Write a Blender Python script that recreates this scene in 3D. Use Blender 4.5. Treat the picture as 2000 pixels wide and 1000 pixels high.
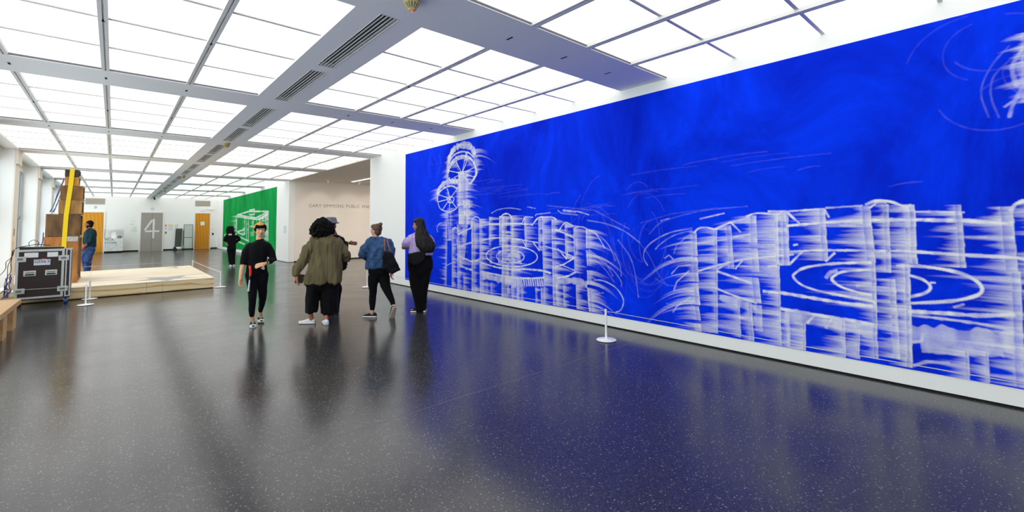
import bpy, math, random
import numpy as np
from mathutils import Vector, Matrix, noise as mnoise
random.seed(7); rng=np.random.default_rng(11)
for o in list(bpy.data.objects): bpy.data.objects.remove(o)
S=bpy.context.scene; COL=S.collection; PI=math.pi
# ---------------- camera, world, exposure ----------------
cam=bpy.data.cameras.new('camera'); co=bpy.data.objects.new('camera',cam); COL.objects.link(co); S.camera=co
cam.sensor_width=36; cam.lens=876.85/2000*36; cam.shift_y=-(500-387.68)/2000; cam.clip_end=200
r_,u_,f_=(0.748749,-0.662785,-0.009531),(-0.030425,-0.048728,0.998349),(0.662155,0.747222,0.05665)
co.matrix_world=Matrix(((r_[0],u_[0],-f_[0],0),(r_[1],u_[1],-f_[1],0),(r_[2],u_[2],-f_[2],1.6),(0,0,0,1)))
S.view_settings.view_transform='Standard'; S.view_settings.look='None'; S.view_settings.gamma=1
S.view_settings.use_curve_mapping=False; S.view_settings.exposure=0.0
W=bpy.data.worlds.new('world'); S.world=W; W.use_nodes=True
W.node_tree.nodes['Background'].inputs[0].default_value=(.90,.95,1,1); W.node_tree.nodes['Background'].inputs[1].default_value=3.4
PANEL=1.6
S.cycles.max_bounces=10; S.cycles.diffuse_bounces=6; S.cycles.glossy_bounces=4; S.cycles.transparent_max_bounces=8
S.cycles.caustics_reflective=False; S.cycles.caustics_refractive=False; S.cycles.use_denoising=True
# ---------------- materials ----------------
def lin(c):
    if isinstance(c,str): c=[int(c[i:i+2],16)/255 for i in (0,2,4)]
    return tuple((v/12.92 if v<=.04045 else ((v+.055)/1.055)**2.4) for v in c)+(1,)
MC={}
def mat(name,c,rough=.6,metal=0,var=0.0,vs=(6,6,6),bump=0.0,bs=60,spec=.5,emit=0,c2=None,sheen=0):
    if name in MC: return MC[name]
    m=bpy.data.materials.new(name); m.use_nodes=True; nt=m.node_tree; b=nt.nodes['Principled BSDF']; MC[name]=m
    b.inputs['Base Color'].default_value=lin(c); b.inputs['Roughness'].default_value=rough; b.inputs['Metallic'].default_value=metal
    b.inputs['Specular IOR Level'].default_value=spec
    if sheen: b.inputs['Sheen Weight'].default_value=sheen
    if emit: b.inputs['Emission Color'].default_value=lin(c); b.inputs['Emission Strength'].default_value=emit
    tc=nt.nodes.new('ShaderNodeTexCoord')
    if var:
        mp=nt.nodes.new('ShaderNodeMapping'); mp.inputs['Scale'].default_value=vs
        n=nt.nodes.new('ShaderNodeTexNoise'); n.inputs['Scale'].default_value=1; n.inputs['Detail'].default_value=5
        r=nt.nodes.new('ShaderNodeValToRGB'); r.color_ramp.elements[0].position=.3; r.color_ramp.elements[1].position=.7
        a=lin(c); d=lin(c2) if c2 else tuple(v*(1-var) for v in a[:3])+(1,)
        r.color_ramp.elements[0].color=d; r.color_ramp.elements[1].color=a
        nt.links.new(tc.outputs['Object'],mp.inputs[0]); nt.links.new(mp.outputs[0],n.inputs[0]); nt.links.new(n.outputs[0],r.inputs[0]); nt.links.new(r.outputs[0],b.inputs['Base Color'])
    if bump:
        n=nt.nodes.new('ShaderNodeTexNoise'); n.inputs['Scale'].default_value=bs; n.inputs['Detail'].default_value=3
        bp=nt.nodes.new('ShaderNodeBump'); bp.inputs['Strength'].default_value=bump; bp.inputs['Distance'].default_value=.01
        nt.links.new(tc.outputs['Object'],n.inputs[0]); nt.links.new(n.outputs[0],bp.inputs['Height']); nt.links.new(bp.outputs[0],b.inputs['Normal'])
    return m
def wood(name,c1,c2,scale=(1,1,8),dist=6,rough=.5,ws=2.0,lo=.3,hi=.75,bd='DIAGONAL'):
    if name in MC: return MC[name]
    m=bpy.data.materials.new(name); m.use_nodes=True; nt=m.node_tree; b=nt.nodes['Principled BSDF']; MC[name]=m
    tc=nt.nodes.new('ShaderNodeTexCoord'); mp=nt.nodes.new('ShaderNodeMapping'); mp.inputs['Scale'].default_value=scale
    w=nt.nodes.new('ShaderNodeTexWave'); w.wave_type='BANDS'; w.bands_direction=bd
    w.inputs['Scale'].default_value=ws; w.inputs['Distortion'].default_value=dist; w.inputs['Detail'].default_value=3; w.inputs['Detail Scale'].default_value=.6
    n=nt.nodes.new('ShaderNodeTexNoise'); n.inputs['Scale'].default_value=3; n.inputs['Detail'].default_value=6
    r=nt.nodes.new('ShaderNodeValToRGB'); r.color_ramp.elements[0].position=lo; r.color_ramp.elements[1].position=hi
    r.color_ramp.elements[0].color=lin(c2); r.color_ramp.elements[1].color=lin(c1)
    mx=nt.nodes.new('ShaderNodeMath'); mx.operation='MULTIPLY_ADD'; mx.inputs[1].default_value=.55
    ad=nt.nodes.new('ShaderNodeMath'); ad.operation='MULTIPLY'; ad.inputs[1].default_value=.55
    nt.links.new(tc.outputs['Object'],mp.inputs[0]); nt.links.new(mp.outputs[0],w.inputs[0]); nt.links.new(mp.outputs[0],n.inputs[0])
    nt.links.new(n.outputs[0],ad.inputs[0]); nt.links.new(w.outputs[1],mx.inputs[0]); nt.links.new(ad.outputs[0],mx.inputs[2]); nt.links.new(mx.outputs[0],r.inputs[0]); nt.links.new(r.outputs[0],b.inputs['Base Color'])
    b.inputs['Roughness'].default_value=rough
    return m
M_wall=mat('white_wall_paint','F4F4F0',.7,var=.02,vs=(.7,.7,.7),bump=.02,bs=200)
M_cream=mat('cream_wall_paint','F2EAE0',.75,var=.02,vs=(.5,.5,.5))
M_beam=mat('ceiling_beam_paint','F3F1F0',.75,bump=.04,bs=400)
M_bar=mat('glazing_bar_metal','E2E0DC',.55)
M_lip=mat('beam_lip_grey','6E6C6E',.8)
M_dark=mat('dark_gap','0A0A0A',.9)
M_white=mat('white_enamel','F2F2F0',.35)
M_steel=mat('brushed_steel','B2ABA2',.42,metal=.8,var=.07,vs=(.5,.5,5))
M_alu=mat('case_aluminium','D4D8D4',.35,metal=.45,var=.12,vs=(20,20,20))
M_blk=mat('black_plastic','141416',.45)
def diffuser():
    m=bpy.data.materials.new('luminous_ceiling_glass'); m.use_nodes=True; nt=m.node_tree; nt.nodes.clear()
    e=nt.nodes.new('ShaderNodeEmission'); o=nt.nodes.new('ShaderNodeOutputMaterial'); e.inputs[0].default_value=(1,.985,.97,1); e.inputs[1].default_value=PANEL
    nt.links.new(e.outputs[0],o.inputs[0]); return m
M_panel=diffuser()
def glass():
    m=bpy.data.materials.new('window_glass'); m.use_nodes=True; nt=m.node_tree; nt.nodes.clear()
    t=nt.nodes.new('ShaderNodeBsdfTransparent'); t.inputs[0].default_value=(.93,.97,.97,1); g=nt.nodes.new('ShaderNodeBsdfGlossy'); g.inputs['Roughness'].default_value=.03
    fr=nt.nodes.new('ShaderNodeFresnel'); fr.inputs[0].default_value=1.08; x=nt.nodes.new('ShaderNodeMixShader'); o=nt.nodes.new('ShaderNodeOutputMaterial')
    nt.links.new(fr.outputs[0],x.inputs[0]); nt.links.new(t.outputs[0],x.inputs[1]); nt.links.new(g.outputs[0],x.inputs[2]); nt.links.new(x.outputs[0],o.inputs[0]); return m
M_glass=glass()
def floor_mat():
    m=bpy.data.materials.new('polished_dark_terrazzo'); m.use_nodes=True; nt=m.node_tree; b=nt.nodes['Principled BSDF']
    tc=nt.nodes.new('ShaderNodeTexCoord')
    v=nt.nodes.new('ShaderNodeTexVoronoi'); v.inputs['Scale'].default_value=150
    wn=nt.nodes.new('ShaderNodeSeparateColor'); r=nt.nodes.new('ShaderNodeValToRGB')
    r.color_ramp.elements[0].position=.0; r.color_ramp.elements[0].color=(.020,.020,.022,1); r.color_ramp.elements[1].position=.75; r.color_ramp.elements[1].color=(.036,.035,.036,1)
    e=r.color_ramp.elements.new(.972); e.color=(.06,.06,.058,1); e=r.color_ramp.elements.new(.992); e.color=(.24,.23,.22,1)
    nt.links.new(tc.outputs['Object'],v.inputs[0]); nt.links.new(v.outputs['Color'],wn.inputs[0]); nt.links.new(wn.outputs[0],r.inputs[0]); nt.links.new(r.outputs[0],b.inputs['Base Color'])
    n=nt.nodes.new('ShaderNodeTexNoise'); n.inputs['Scale'].default_value=1.3; n.inputs['Detail'].default_value=6; n.inputs['Roughness'].default_value=.7
    mr=nt.nodes.new('ShaderNodeMapRange'); mr.inputs[1].default_value=.3; mr.inputs[2].default_value=.7; mr.inputs[3].default_value=.16; mr.inputs[4].default_value=.23
    nt.links.new(tc.outputs['Object'],n.inputs[0]); nt.links.new(n.outputs[0],mr.inputs[0]); nt.links.new(mr.outputs[0],b.inputs['Roughness'])
    n2=nt.nodes.new('ShaderNodeTexNoise'); n2.inputs['Scale'].default_value=260
    bp=nt.nodes.new('ShaderNodeBump'); bp.inputs['Strength'].default_value=.05; bp.inputs['Distance'].default_value=.002
    nt.links.new(tc.outputs['Object'],n2.inputs[0]); nt.links.new(n2.outputs[0],bp.inputs['Height']); nt.links.new(bp.outputs[0],b.inputs['Normal'])
    b.inputs['IOR'].default_value=1.52
    return m
M_floor=floor_mat()
# ---------------- mesh helpers ----------------
class MB:
    def __init__(s): s.v=[]; s.f=[]
    def add(s,vs,fs):
        n=len(s.v); s.v+= [tuple(map(float,p)) for p in vs]; s.f+=[tuple(i+n for i in f) for f in fs]; return s
    def box(s,a,b):
        x0,y0,z0=a; x1,y1,z1=b
        return s.add([(x0,y0,z0),(x1,y0,z0),(x1,y1,z0),(x0,y1,z0),(x0,y0,z1),(x1,y0,z1),(x1,y1,z1),(x0,y1,z1)],[(0,3,2,1),(4,5,6,7),(0,1,5,4),(1,2,6,5),(2,3,7,6),(3,0,4,7)])
    def rings(s,R,cap=True):
        k=len(R[0]); vs=[p for r in R for p in r]; fs=[]
        for i in range(len(R)-1):
            for j in range(k): fs.append((i*k+j,i*k+(j+1)%k,(i+1)*k+(j+1)%k,(i+1)*k+j))
        if cap: fs.append(tuple(range(k))[::-1]); fs.append(tuple((len(R)-1)*k+j for j in range(k)))
        return s.add(vs,fs)
    def tube(s,P,r,n=10,cap=True,round_=False):
        P=[np.array(p[:3],float) for p in P]; rr=list(r) if hasattr(r,'__len__') else [r]*len(P)
        if round_:
            d0=P[0]-P[1]; d0/=max(np.linalg.norm(d0),1e-6); d1=P[-1]-P[-2]; d1/=max(np.linalg.norm(d1),1e-6)
            a,b=rr[0],rr[-1]; P=[P[0]+d0*a*.95,P[0]+d0*a*.6]+P+[P[-1]+d1*b*.6,P[-1]+d1*b*.95]; rr=[a*.3,a*.8]+rr+[b*.8,b*.3]
        R=[]; prev=None
        for i,p in enumerate(P):
            t=(P[min(i+1,len(P)-1)]-P[max(i-1,0)]); t/=max(np.linalg.norm(t),1e-9)
            if prev is None:
                h=np.array([0,0,1.]) if abs(t[2])<.9 else np.array([1.,0,0]); a=np.cross(t,h)
            else: a=prev-t*(prev@t)
            a/=np.linalg.norm(a); b=np.cross(t,a); prev=a
            R.append([p+rr[i]*(a*math.cos(q)+b*math.sin(q)) for q in np.linspace(0,2*PI,n,endpoint=False)])
        return s.rings(R,cap)
    def ell(s,c,r,ax=None,n=14,m=9):
        c=np.array(c,float); ax=np.eye(3) if ax is None else np.array(ax,float)
        R=[]
        for i in range(m):
            th=PI*(i+.5)/m; q=[]
            for j in range(n):
                ph=2*PI*j/n; l=np.array([math.sin(th)*math.cos(ph)*r[0],math.sin(th)*math.sin(ph)*r[1],-math.cos(th)*r[2]])
                q.append(c+l@ax)
            R.append(q)
        return s.rings(R)
    def cyl(s,c,r,h,n=24,r2=None):
        x,y,z=c; r2=r if r2 is None else r2
        return s.rings([[(x+q*math.cos(a),y+q*math.sin(a),zz) for a in np.linspace(0,2*PI,n,endpoint=False)] for q,zz in ((r,z),(r2,z+h))])
    def lathe(s,c,prof,n=24):
        x,y,z=c; return s.rings([[(x+q*math.cos(a),y+q*math.sin(a),z+zz) for a in np.linspace(0,2*PI,n,endpoint=False)] for q,zz in prof])
    def prism(s,poly,a,b,axis=2):
        def P(u,v,w): return (u,v,w) if axis==2 else ((w,u,v) if axis==0 else (u,w,v))
        return s.rings([[P(u,v,a) for u,v in poly],[P(u,v,b) for u,v in poly]])
    def mesh(s,name,m):
        me=bpy.data.meshes.new(name); me.from_pydata(s.v,[],s.f); me.validate(); 
        import bmesh
        bm=bmesh.new(); bm.from_mesh(me); bmesh.ops.recalc_face_normals(bm,faces=bm.faces); bm.to_mesh(me); bm.free()
        me.materials.append(m); return me
    def build(s,name,m,parent=None,smooth=False,bevel=0,**kw):
        me=s.mesh(name,m)
        return link(name,me,parent,smooth,bevel,**kw)
def link(name,me,parent=None,smooth=False,bevel=0,label=None,cat=None,group=None,kind=None,loc=None):
    o=bpy.data.objects.new(name,me); COL.objects.link(o)
    if parent: o.parent=parent
    if loc: o.location=loc
    if smooth and me: me.shade_smooth()
    if bevel:
        b=o.modifiers.new('bevel','BEVEL'); b.width=bevel; b.segments=2; b.limit_method='ANGLE'
    tag(o,label,cat,group,kind); return o
def tag(o,label=None,cat=None,group=None,kind=None):
    if label: o['label']=label
    if cat: o['category']=cat
    if group: o['group']=group
    if kind: o['kind']=kind
    return o
def thing(name,label,cat,loc=(0,0,0),rz=0,group=None):
    o=bpy.data.objects.new(name,None); COL.objects.link(o); o.location=loc; o.rotation_euler=(0,0,rz); o.empty_display_size=.1
    return tag(o,label,cat,group)
def dup(root,loc,label,rz=None):
    r=root.copy(); COL.objects.link(r); r.location=loc; r['label']=label
    if rz is not None: r.rotation_euler=(0,0,rz)
    for ch in list(root.children):
        c=ch.copy(); COL.objects.link(c); c.parent=r
        for g in ch.children:
            d=g.copy(); COL.objects.link(d); d.parent=c
    return r
def struct(name,mb,m,parent=None,**k): return mb.build(name,m,parent,kind=None if parent else 'structure',**k)
def letters(name,me,m,parent,loc,rot):
    import bmesh
    bm=bmesh.new(); bm.from_mesh(me); bmesh.ops.remove_doubles(bm,verts=bm.verts,dist=1e-5); seen=set(); R_=Matrix.LocRotScale(Vector(loc),__import__('mathutils').Euler(rot),None)
    for v in bm.verts:
        if v in seen: continue
        st=[v]; isl=[]; seen.add(v)
        while st:
            q=st.pop(); isl.append(q)
            for e in q.link_edges:
                w=e.other_vert(q)
                if w not in seen: seen.add(w); st.append(w)
        ix={q:i for i,q in enumerate(isl)}; fs={f for q in isl for f in q.link_faces}
        mb=MB(); mb.add([R_@q.co for q in isl],[tuple(ix[w] for w in f.verts) for f in fs]); mb.build(name,m,parent)
    bm.free()
def text(name,s,size,m,parent,loc,rot,ext=.002,label=None,cat=None,space=1.0,bold=0.0,align='LEFT',split=None):
    cu=bpy.data.curves.new(name,'FONT'); cu.body=s; cu.size=size; cu.extrude=ext; cu.space_character=space; cu.offset=bold; cu.resolution_u=3; cu.align_x=align
    t=bpy.data.objects.new('tmp',cu); COL.objects.link(t); dg=bpy.context.evaluated_depsgraph_get()
    me=bpy.data.meshes.new_from_object(t.evaluated_get(dg)); bpy.data.objects.remove(t); me.name=name; me.materials.clear(); me.materials.append(m)
    if split: return letters(name,me,m,parent,loc,rot)
    o=link(name,me,parent,label=label,cat=cat); o.location=loc; o.rotation_euler=rot; return o
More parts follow.
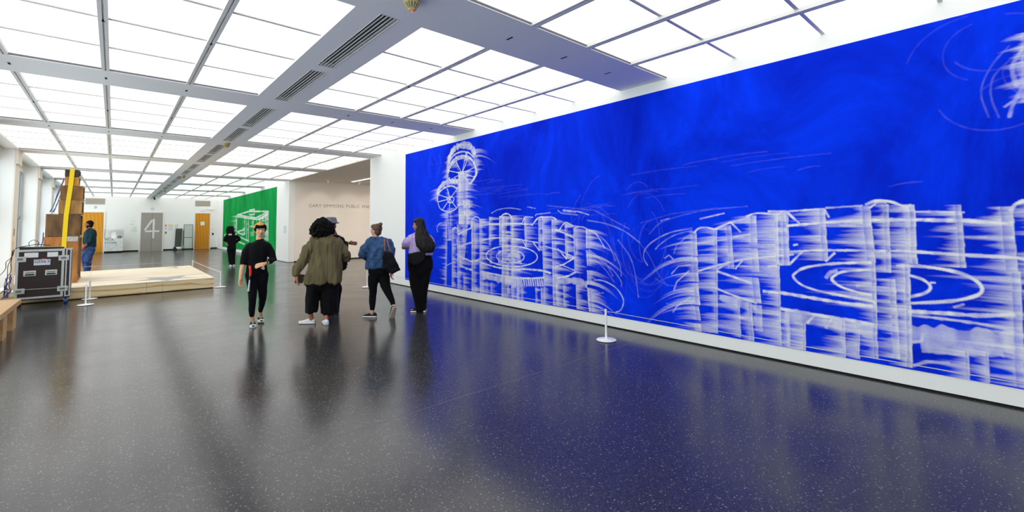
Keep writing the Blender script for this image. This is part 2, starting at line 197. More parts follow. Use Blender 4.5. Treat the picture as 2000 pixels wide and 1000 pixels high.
PEOPLE={'p1':{'base':[1.731,8.294],'top':[(0.036,0,0.968,0.138,0.105),(0.04,0,1.034,0.133,0.108),(0.047,0,1.137,0.135,0.118),(0.051,0,1.22,0.144,0.122),(0.062,0,1.283,0.149,0.11),(0.068,0,1.333,0.114,0.088),(0.068,0,1.367,0.059,0.066),(0.07,0,1.408,0.052,0.06)],'sl':[[(-0.064,0.0,1.283,0.06),(-0.124,0.0,1.176,0.062),(-0.139,-0.02,1.064,0.056),(-0.152,-0.03,1.017,0.05)],[(0.183,0.0,1.279,0.06),(0.241,0.0,1.172,0.062),(0.272,-0.03,1.05,0.055),(0.222,-0.12,1.029,0.047)]],'arm':[[(-0.064,0.0,1.283,0.04),(-0.124,0.0,1.176,0.04),(-0.139,-0.02,1.064,0.036),(-0.155,-0.035,1.005,0.036),(-0.174,-0.06,0.906,0.033),(-0.185,-0.09,0.804,0.026)],[(0.183,0.0,1.279,0.04),(0.241,0.0,1.172,0.04),(0.269,-0.03,1.056,0.036),(0.226,-0.12,1.029,0.034),(0.163,-0.165,1.002,0.026)]],'hand':[((-0.186,-0.09,0.788),(-0.189,-0.12,0.691)),((0.152,-0.17,0.999),(0.01,-0.175,0.966))],'hips':[(0.034,0,0.997,0.14,0.1),(0.034,0,0.92,0.152,0.112),(0.037,0,0.847,0.154,0.112),(0.041,0,0.774,0.111,0.07)],'leg':[[(-0.04,0.0,0.831,0.092),(-0.02,-0.03,0.628,0.075),(-0.014,-0.06,0.447,0.06),(-0.019,-0.03,0.26,0.047),(-0.017,-0.0,0.143,0.038)],[(0.118,0.0,0.822,0.092),(0.123,0.04,0.609,0.074),(0.134,0.09,0.413,0.058),(0.12,0.2,0.273,0.045),(0.1,0.27,0.168,0.036)]],'ank':[((-0.018,0.0,0.163),(-0.012,0.02,0.047)),((0.099,0.26,0.191),(0.103,0.3,0.046))],'shoe':[((-0.006,0.05,0.045),(0.004,-0.18,0.032)),((0.096,0.36,0.036),(0.12,0.13,0.028))],'head':(0.073,-0.02,1.534),'neck':[(0.068,0.0,1.345,0.055),(0.069,0.0,1.44,0.05)],'x':{'str':[(-0.062,-0.13,0.976),(-0.051,-0.135,0.905),(-0.051,-0.13,0.814),(-0.057,-0.12,0.752),(-0.069,-0.11,0.57)],'badge':(0.131,-0.14,0.924),'watch':(0.179,-0.155,1.015)}},'p2':{'base':[2.535,7.725],'top':[(0.088,0,0.659,0.279,0.2),(0.091,0,0.764,0.27,0.2),(0.107,0,0.905,0.257,0.195),(0.128,0,1.046,0.234,0.185),(0.135,0,1.188,0.222,0.175),(0.127,0,1.29,0.225,0.16),(0.117,0,1.352,0.222,0.14),(0.12,0,1.402,0.17,0.1),(0.114,0,1.438,0.109,0.07)],'sl':[[(-0.073,0.0,1.32,0.085),(-0.149,0.0,1.197,0.09),(-0.211,-0.0,1.039,0.088),(-0.264,-0.02,0.914,0.078),(-0.292,-0.03,0.843,0.062)],[(0.321,0.0,1.31,0.085),(0.382,0.04,1.199,0.085),(0.432,0.08,1.102,0.075),(0.444,0.14,1.035,0.062),(0.397,0.24,1.009,0.055)]],'arm':[[(-0.068,0.0,1.316,0.045),(-0.211,0.0,1.039,0.042),(-0.292,-0.03,0.837,0.03),(-0.302,-0.03,0.798,0.027)],[(0.321,0.0,1.31,0.045),(0.433,0.1,1.09,0.042),(0.398,0.26,1.007,0.03)]],'hand':[((-0.302,-0.03,0.788),(-0.296,-0.05,0.682)),((0.395,0.28,1.006),(0.338,0.36,1.013))],'hips':[(0.078,0,0.694,0.26,0.18),(0.076,0,0.613,0.253,0.17),(0.076,0,0.543,0.206,0.1)],'cul':[[(-0.052,0,0.671,0.081,0.1),(-0.063,0,0.582,0.104,0.145),(-0.072,0,0.373,0.105,0.14),(-0.081,-0.0,0.183,0.09,0.12)],[(0.176,0.02,0.655,0.113,0.1),(0.189,0.02,0.564,0.136,0.145),(0.192,0.0,0.354,0.135,0.15),(0.196,-0.02,0.169,0.131,0.13)]],'leg':[[(-0.077,0.0,0.653,0.1),(-0.073,0.0,0.413,0.065),(-0.088,0.0,0.255,0.055),(-0.086,0.0,0.132,0.036)],[(0.157,0.0,0.639,0.1),(0.16,0.0,0.396,0.065),(0.138,-0.05,0.245,0.055),(0.139,-0.1,0.111,0.036)]],'shoe':[((-0.056,0.02,0.064),(-0.222,0.1,0.04)),((0.146,-0.2,0.025),(0.131,0.03,0.021))],'ank':[((-0.086,0.0,0.156),(-0.072,0.02,0.066)),((0.139,-0.1,0.124),(0.145,-0.15,0.04))],'head':(0.079,0.0,1.557),'neck':[(0.091,0.0,1.373,0.06),(0.086,0.0,1.455,0.055)],'x':{'hair':(0.065,-0.02,1.561),'band':(-0.293,-0.03,0.827),'tail':[(-0.339,0.05,0.671),(-0.215,0.05,0.662),(-0.181,0.05,0.794),(-0.3,0.05,0.82)]}},'p3':{'base':[3.035,8.351],'top':[(0.017,0,0.542,0.104,0.13),(0.02,0,0.81,0.115,0.13),(0.016,0,0.988,0.126,0.14),(0.014,0,1.212,0.131,0.14),(0.02,0,1.348,0.118,0.125),(0.028,0,1.403,0.085,0.09),(0.022,0,1.438,0.048,0.065)],'sl':[[(-0.077,0.0,1.327,0.06),(-0.106,0.0,1.149,0.06),(-0.083,0.1,0.94,0.055)],[(0.108,0.0,1.334,0.065),(0.16,0.02,1.231,0.062),(0.179,0.06,1.137,0.06),(0.194,0.16,1.201,0.052),(0.212,0.25,1.262,0.045)]],'arm':[[(-0.077,0.0,1.327,0.04),(-0.106,0.0,1.149,0.04),(-0.083,0.12,0.916,0.03)],[(0.108,0.0,1.323,0.04),(0.175,0.06,1.149,0.038),(0.212,0.25,1.262,0.03),(0.248,0.28,1.269,0.026)]],'hand':[((-0.083,0.12,0.912),(-0.072,0.2,0.796)),((0.26,0.29,1.266),(0.36,0.31,1.256))],'hips':[(0.014,0,0.565,0.106,0.13),(0.007,0,0.455,0.105,0.14)],'leg':[[(-0.045,0.0,0.457,0.095),(-0.063,-0.02,0.241,0.075),(-0.085,-0.05,0.028,0.055),(-0.09,-0.05,-0.042,0.05)],[(0.055,0.0,0.451,0.095),(0.037,0.0,0.23,0.08),(0.027,0.0,0.036,0.065)]],'shoe':[((-0.103,-0.12,-0.056),(-0.09,0.14,-0.077)),((0.027,-0.05,0.014),(0.055,0.2,-0.01))],'ank':[],'head':(-0.055,0.0,1.607),'neck':[(0.017,0.0,1.393,0.055),(-0.026,0.0,1.495,0.05)],'x':{'band':(0.244,0.275,1.267),'stripe':[(0.075,-0.02,0.542),(0.082,-0.02,0.319),(0.072,-0.02,0.027)],'bag':[(0.131,0.0,0.973),(0.227,0.0,0.97),(0.228,0.0,0.868),(0.211,0.0,0.812),(0.15,0.0,0.777),(0.125,0.0,0.794)],'clip':(0.208,-0.03,0.844)}},'p4':{'base':[3.484,7.478],'top':[(0.006,0,0.851,0.229,0.15),(0.019,0,0.962,0.222,0.155),(0.026,0,1.085,0.212,0.155),(0.018,0,1.208,0.217,0.15),(0.009,0,1.29,0.208,0.13),(0.003,0,1.349,0.168,0.1),(-0.032,0,1.394,0.094,0.065)],'sl':[[(-0.154,0.0,1.294,0.078),(-0.222,0.0,1.193,0.082),(-0.254,0.05,1.1,0.078),(-0.224,0.14,1.037,0.06)],[(0.177,0.0,1.283,0.072),(0.218,0.0,1.183,0.072),(0.218,-0.02,1.039,0.062),(0.211,-0.02,0.895,0.052)]],'arm':[[(-0.154,0.0,1.294,0.04),(-0.254,0.05,1.1,0.038),(-0.216,0.2,1.037,0.028)],[(0.177,0.0,1.283,0.04),(0.218,0.0,1.038,0.038),(0.211,-0.02,0.833,0.028),(0.211,-0.02,0.792,0.026)]],'hand':[((-0.214,0.2,1.041),(-0.188,0.28,1.073)),((0.211,-0.02,0.788),(0.22,-0.02,0.685))],'hips':[(0.013,0,0.863,0.177,0.125),(0.016,0,0.778,0.18,0.13),(0.023,0,0.675,0.133,0.07)],'leg':[[(-0.073,0.0,0.7,0.098),(-0.088,0.0,0.558,0.082),(-0.083,0.02,0.433,0.066),(-0.093,0.0,0.275,0.056),(-0.094,0.0,0.148,0.044)],[(0.101,0.0,0.692,0.1),(0.121,-0.03,0.552,0.085),(0.168,-0.08,0.434,0.066),(0.234,-0.14,0.298,0.05),(0.252,-0.17,0.242,0.04)]],'ank':[((-0.095,0.0,0.174),(-0.096,0.0,0.083)),((0.25,-0.16,0.261),(0.263,-0.2,0.177))],'shoe':[((-0.053,0.02,0.036),(-0.215,0.1,0.038)),((0.275,-0.24,0.177),(0.232,-0.14,-0.022))],'head':(-0.044,0.0,1.506),'neck':[(-0.047,0.0,1.353,0.055),(-0.047,0.0,1.432,0.047)],'x':{'bun':(0.027,-0.06,1.612),'tote':[(0.067,-0.16,1.083),(0.096,-0.16,1.153),(0.206,-0.16,1.146),(0.253,-0.16,1.078),(0.37,-0.16,0.82),(0.231,-0.16,0.761),(0.078,-0.16,0.851)],'s1':[(0.101,-0.12,1.358),(0.107,-0.17,1.254),(0.104,-0.17,1.149)],'s2':[(0.142,-0.12,1.349),(0.169,-0.17,1.253),(0.198,-0.17,1.143)],'glass':(-0.151,0.04,1.515),'phone':(0.219,-0.05,0.729)}},'p5':{'base':[4.232,7.38],'top':[(0.032,0,1.041,0.222,0.16),(0.032,0,1.125,0.217,0.158),(0.034,0,1.266,0.199,0.15),(0.029,0,1.364,0.19,0.14),(0.026,0,1.423,0.149,0.11),(0.004,0,1.462,0.085,0.07)],'sl':[[(-0.113,0.0,1.366,0.075),(-0.191,0.0,1.303,0.085),(-0.228,0.0,1.254,0.082)],[(0.176,0.0,1.351,0.075),(0.209,0.02,1.252,0.08),(0.224,0.04,1.196,0.075)]],'arm':[[(-0.113,0.0,1.366,0.045),(-0.26,0.0,1.211,0.045),(-0.282,0.05,1.188,0.04),(-0.191,0.22,1.173,0.032)],[(0.176,0.0,1.351,0.045),(0.209,0.05,1.152,0.042),(0.093,0.22,1.145,0.032)]],'hand':[((-0.187,0.22,1.173),(-0.094,0.26,1.203)),((0.088,0.22,1.146),(-0.017,0.27,1.19))],'hips':[(0.017,0,1.054,0.211,0.15),(0.024,0,0.921,0.234,0.168),(0.024,0,0.812,0.232,0.17),(0.021,0,0.705,0.195,0.145),(0.017,0,0.597,0.117,0.08)],'leg':[[(-0.068,0.0,0.729,0.12),(-0.066,0.0,0.643,0.12),(-0.047,0.0,0.492,0.108),(-0.014,0.0,0.277,0.092),(0.02,0.0,0.045,0.078)],[(0.112,0.0,0.724,0.115),(0.1,0.0,0.638,0.112),(0.079,0.02,0.485,0.105),(0.062,0.03,0.269,0.09),(0.05,0.04,0.041,0.078)]],'ank':[],'shoe':[((0.092,0.0,0.012),(-0.109,0.04,0.014)),((0.102,0.16,0.008),(-0.09,0.2,0.009))],'head':(-0.011,0.0,1.593),'neck':[(0.004,0.0,1.408,0.055),(-0.0,0.0,1.506,0.05)],'x':{'hair':[(0.023,-0.01,1.632,0.066,0.085),(0.032,-0.03,1.55,0.07,0.095),(0.054,-0.08,1.442,0.103,0.09),(0.089,-0.14,1.335,0.137,0.08),(0.127,-0.17,1.229,0.147,0.06),(0.157,-0.17,1.143,0.1,0.05),(0.157,-0.17,1.111,0.068,0.03)],'bag':[(-0.207,-0.17,1.083),(0.089,-0.17,1.134),(0.12,-0.17,1.059),(0.093,-0.17,0.964),(0.005,-0.17,0.882),(-0.109,-0.17,0.874),(-0.186,-0.17,0.95)],'strap':[(0.089,-0.17,1.123),(0.114,-0.16,1.229),(0.036,-0.14,1.379)]}},'p6':{'base':[3.492,21.048],'top':[(0.082,0,0.917,0.165,0.12),(0.068,0,1.046,0.166,0.12),(0.068,0,1.231,0.176,0.125),(0.062,0,1.324,0.154,0.1),(0.048,0,1.409,0.079,0.06)],'sl':[[(-0.074,0.0,1.242,0.065),(-0.15,0.0,1.126,0.06),(-0.17,0.0,1.071,0.055),(-0.099,0.02,0.959,0.05)],[(0.209,0.0,1.247,0.065),(0.316,0.0,1.133,0.06),(0.33,0.0,1.076,0.055),(0.246,0.02,0.985,0.05)]],'arm':[[(-0.074,0.0,1.242,0.04),(-0.164,0.0,1.071,0.038),(-0.108,0.0,0.941,0.03)],[(0.209,0.0,1.247,0.04),(0.33,0.0,1.076,0.038),(0.249,0.02,0.985,0.03)]],'hand':[((-0.108,-0.02,0.949),(-0.057,-0.1,0.877)),((0.249,0.02,0.985),(0.206,0.1,0.947))],'hips':[(0.076,0,0.954,0.161,0.12),(0.074,0,0.788,0.16,0.135),(0.082,0,0.641,0.143,0.12)],'leg':[[(0.007,0.0,0.68,0.1),(0.037,-0.0,0.458,0.088),(0.066,-0.02,0.11,0.075)],[(0.142,0.0,0.675,0.1),(0.134,0.02,0.453,0.085),(0.148,0.04,0.119,0.07)]],'ank':[],'shoe':[((0.055,-0.14,0.053),(0.068,0.12,0.063)),((0.155,0.0,0.067),(0.172,0.2,0.077))],'head':(0.014,0.0,1.498),'neck':[(0.034,0.0,1.306,0.05),(0.025,0.0,1.417,0.05)],'x':{'hair':[(0.012,-0.01,1.609,0.116,0.1),(0.011,-0.02,1.491,0.145,0.11),(0.014,-0.04,1.373,0.138,0.1),(0.019,-0.06,1.288,0.11,0.06),(0.02,-0.07,1.24,0.072,0.03)],'t1':(-0.146,-0.14,1.275),'t2':(-0.003,-0.145,1.29),'t3':(0.222,-0.14,1.297)}},'p7':{'base':[-0.639,20.562],'top':[(0.064,0,0.961,0.148,0.15),(0.067,0,1.111,0.148,0.165),(0.072,0,1.332,0.147,0.175),(0.07,0,1.465,0.142,0.165),(0.067,0,1.542,0.121,0.13),(0.052,0,1.598,0.061,0.08)],'sl':[[(0.116,-0.1,1.476,0.085),(0.108,-0.14,1.333,0.08),(0.085,-0.15,1.18,0.07),(0.012,-0.14,1.09,0.055)],[(-0.013,0.12,1.466,0.08),(-0.039,0.14,1.289,0.075),(-0.066,0.14,1.112,0.06)]],'arm':[[(0.116,-0.1,1.476,0.05),(0.085,-0.15,1.18,0.048),(-0.015,-0.14,1.052,0.04),(-0.073,-0.13,0.984,0.032)],[(-0.013,0.1,1.466,0.05),(-0.036,0.14,1.2,0.045),(-0.064,0.12,1.047,0.032)]],'hand':[((-0.079,-0.13,0.975),(-0.113,-0.12,0.892)),((-0.067,0.12,1.042),(-0.075,0.1,0.915))],'hips':[(0.058,0,0.979,0.145,0.15),(0.054,0,0.869,0.144,0.155),(0.043,0,0.759,0.132,0.15)],'leg':[[(-0.023,0.06,0.782,0.105),(-0.039,0.06,0.541,0.088),(-0.007,0.06,0.276,0.075),(-0.001,0.06,0.1,0.065)],[(0.074,-0.06,0.782,0.11),(0.033,-0.06,0.543,0.092),(0.031,-0.04,0.345,0.08),(0.04,-0.04,0.093,0.07)]],'ank':[],'shoe':[((0.041,-0.05,0.039),(-0.063,-0.03,0.046)),((0.009,0.08,0.043),(-0.095,0.1,0.05))],'head':(0.012,0.0,1.714),'neck':[(0.051,0.0,1.51,0.065),(0.031,0.0,1.621,0.06)],'x':{'band':(-0.084,-0.13,0.984)}}}
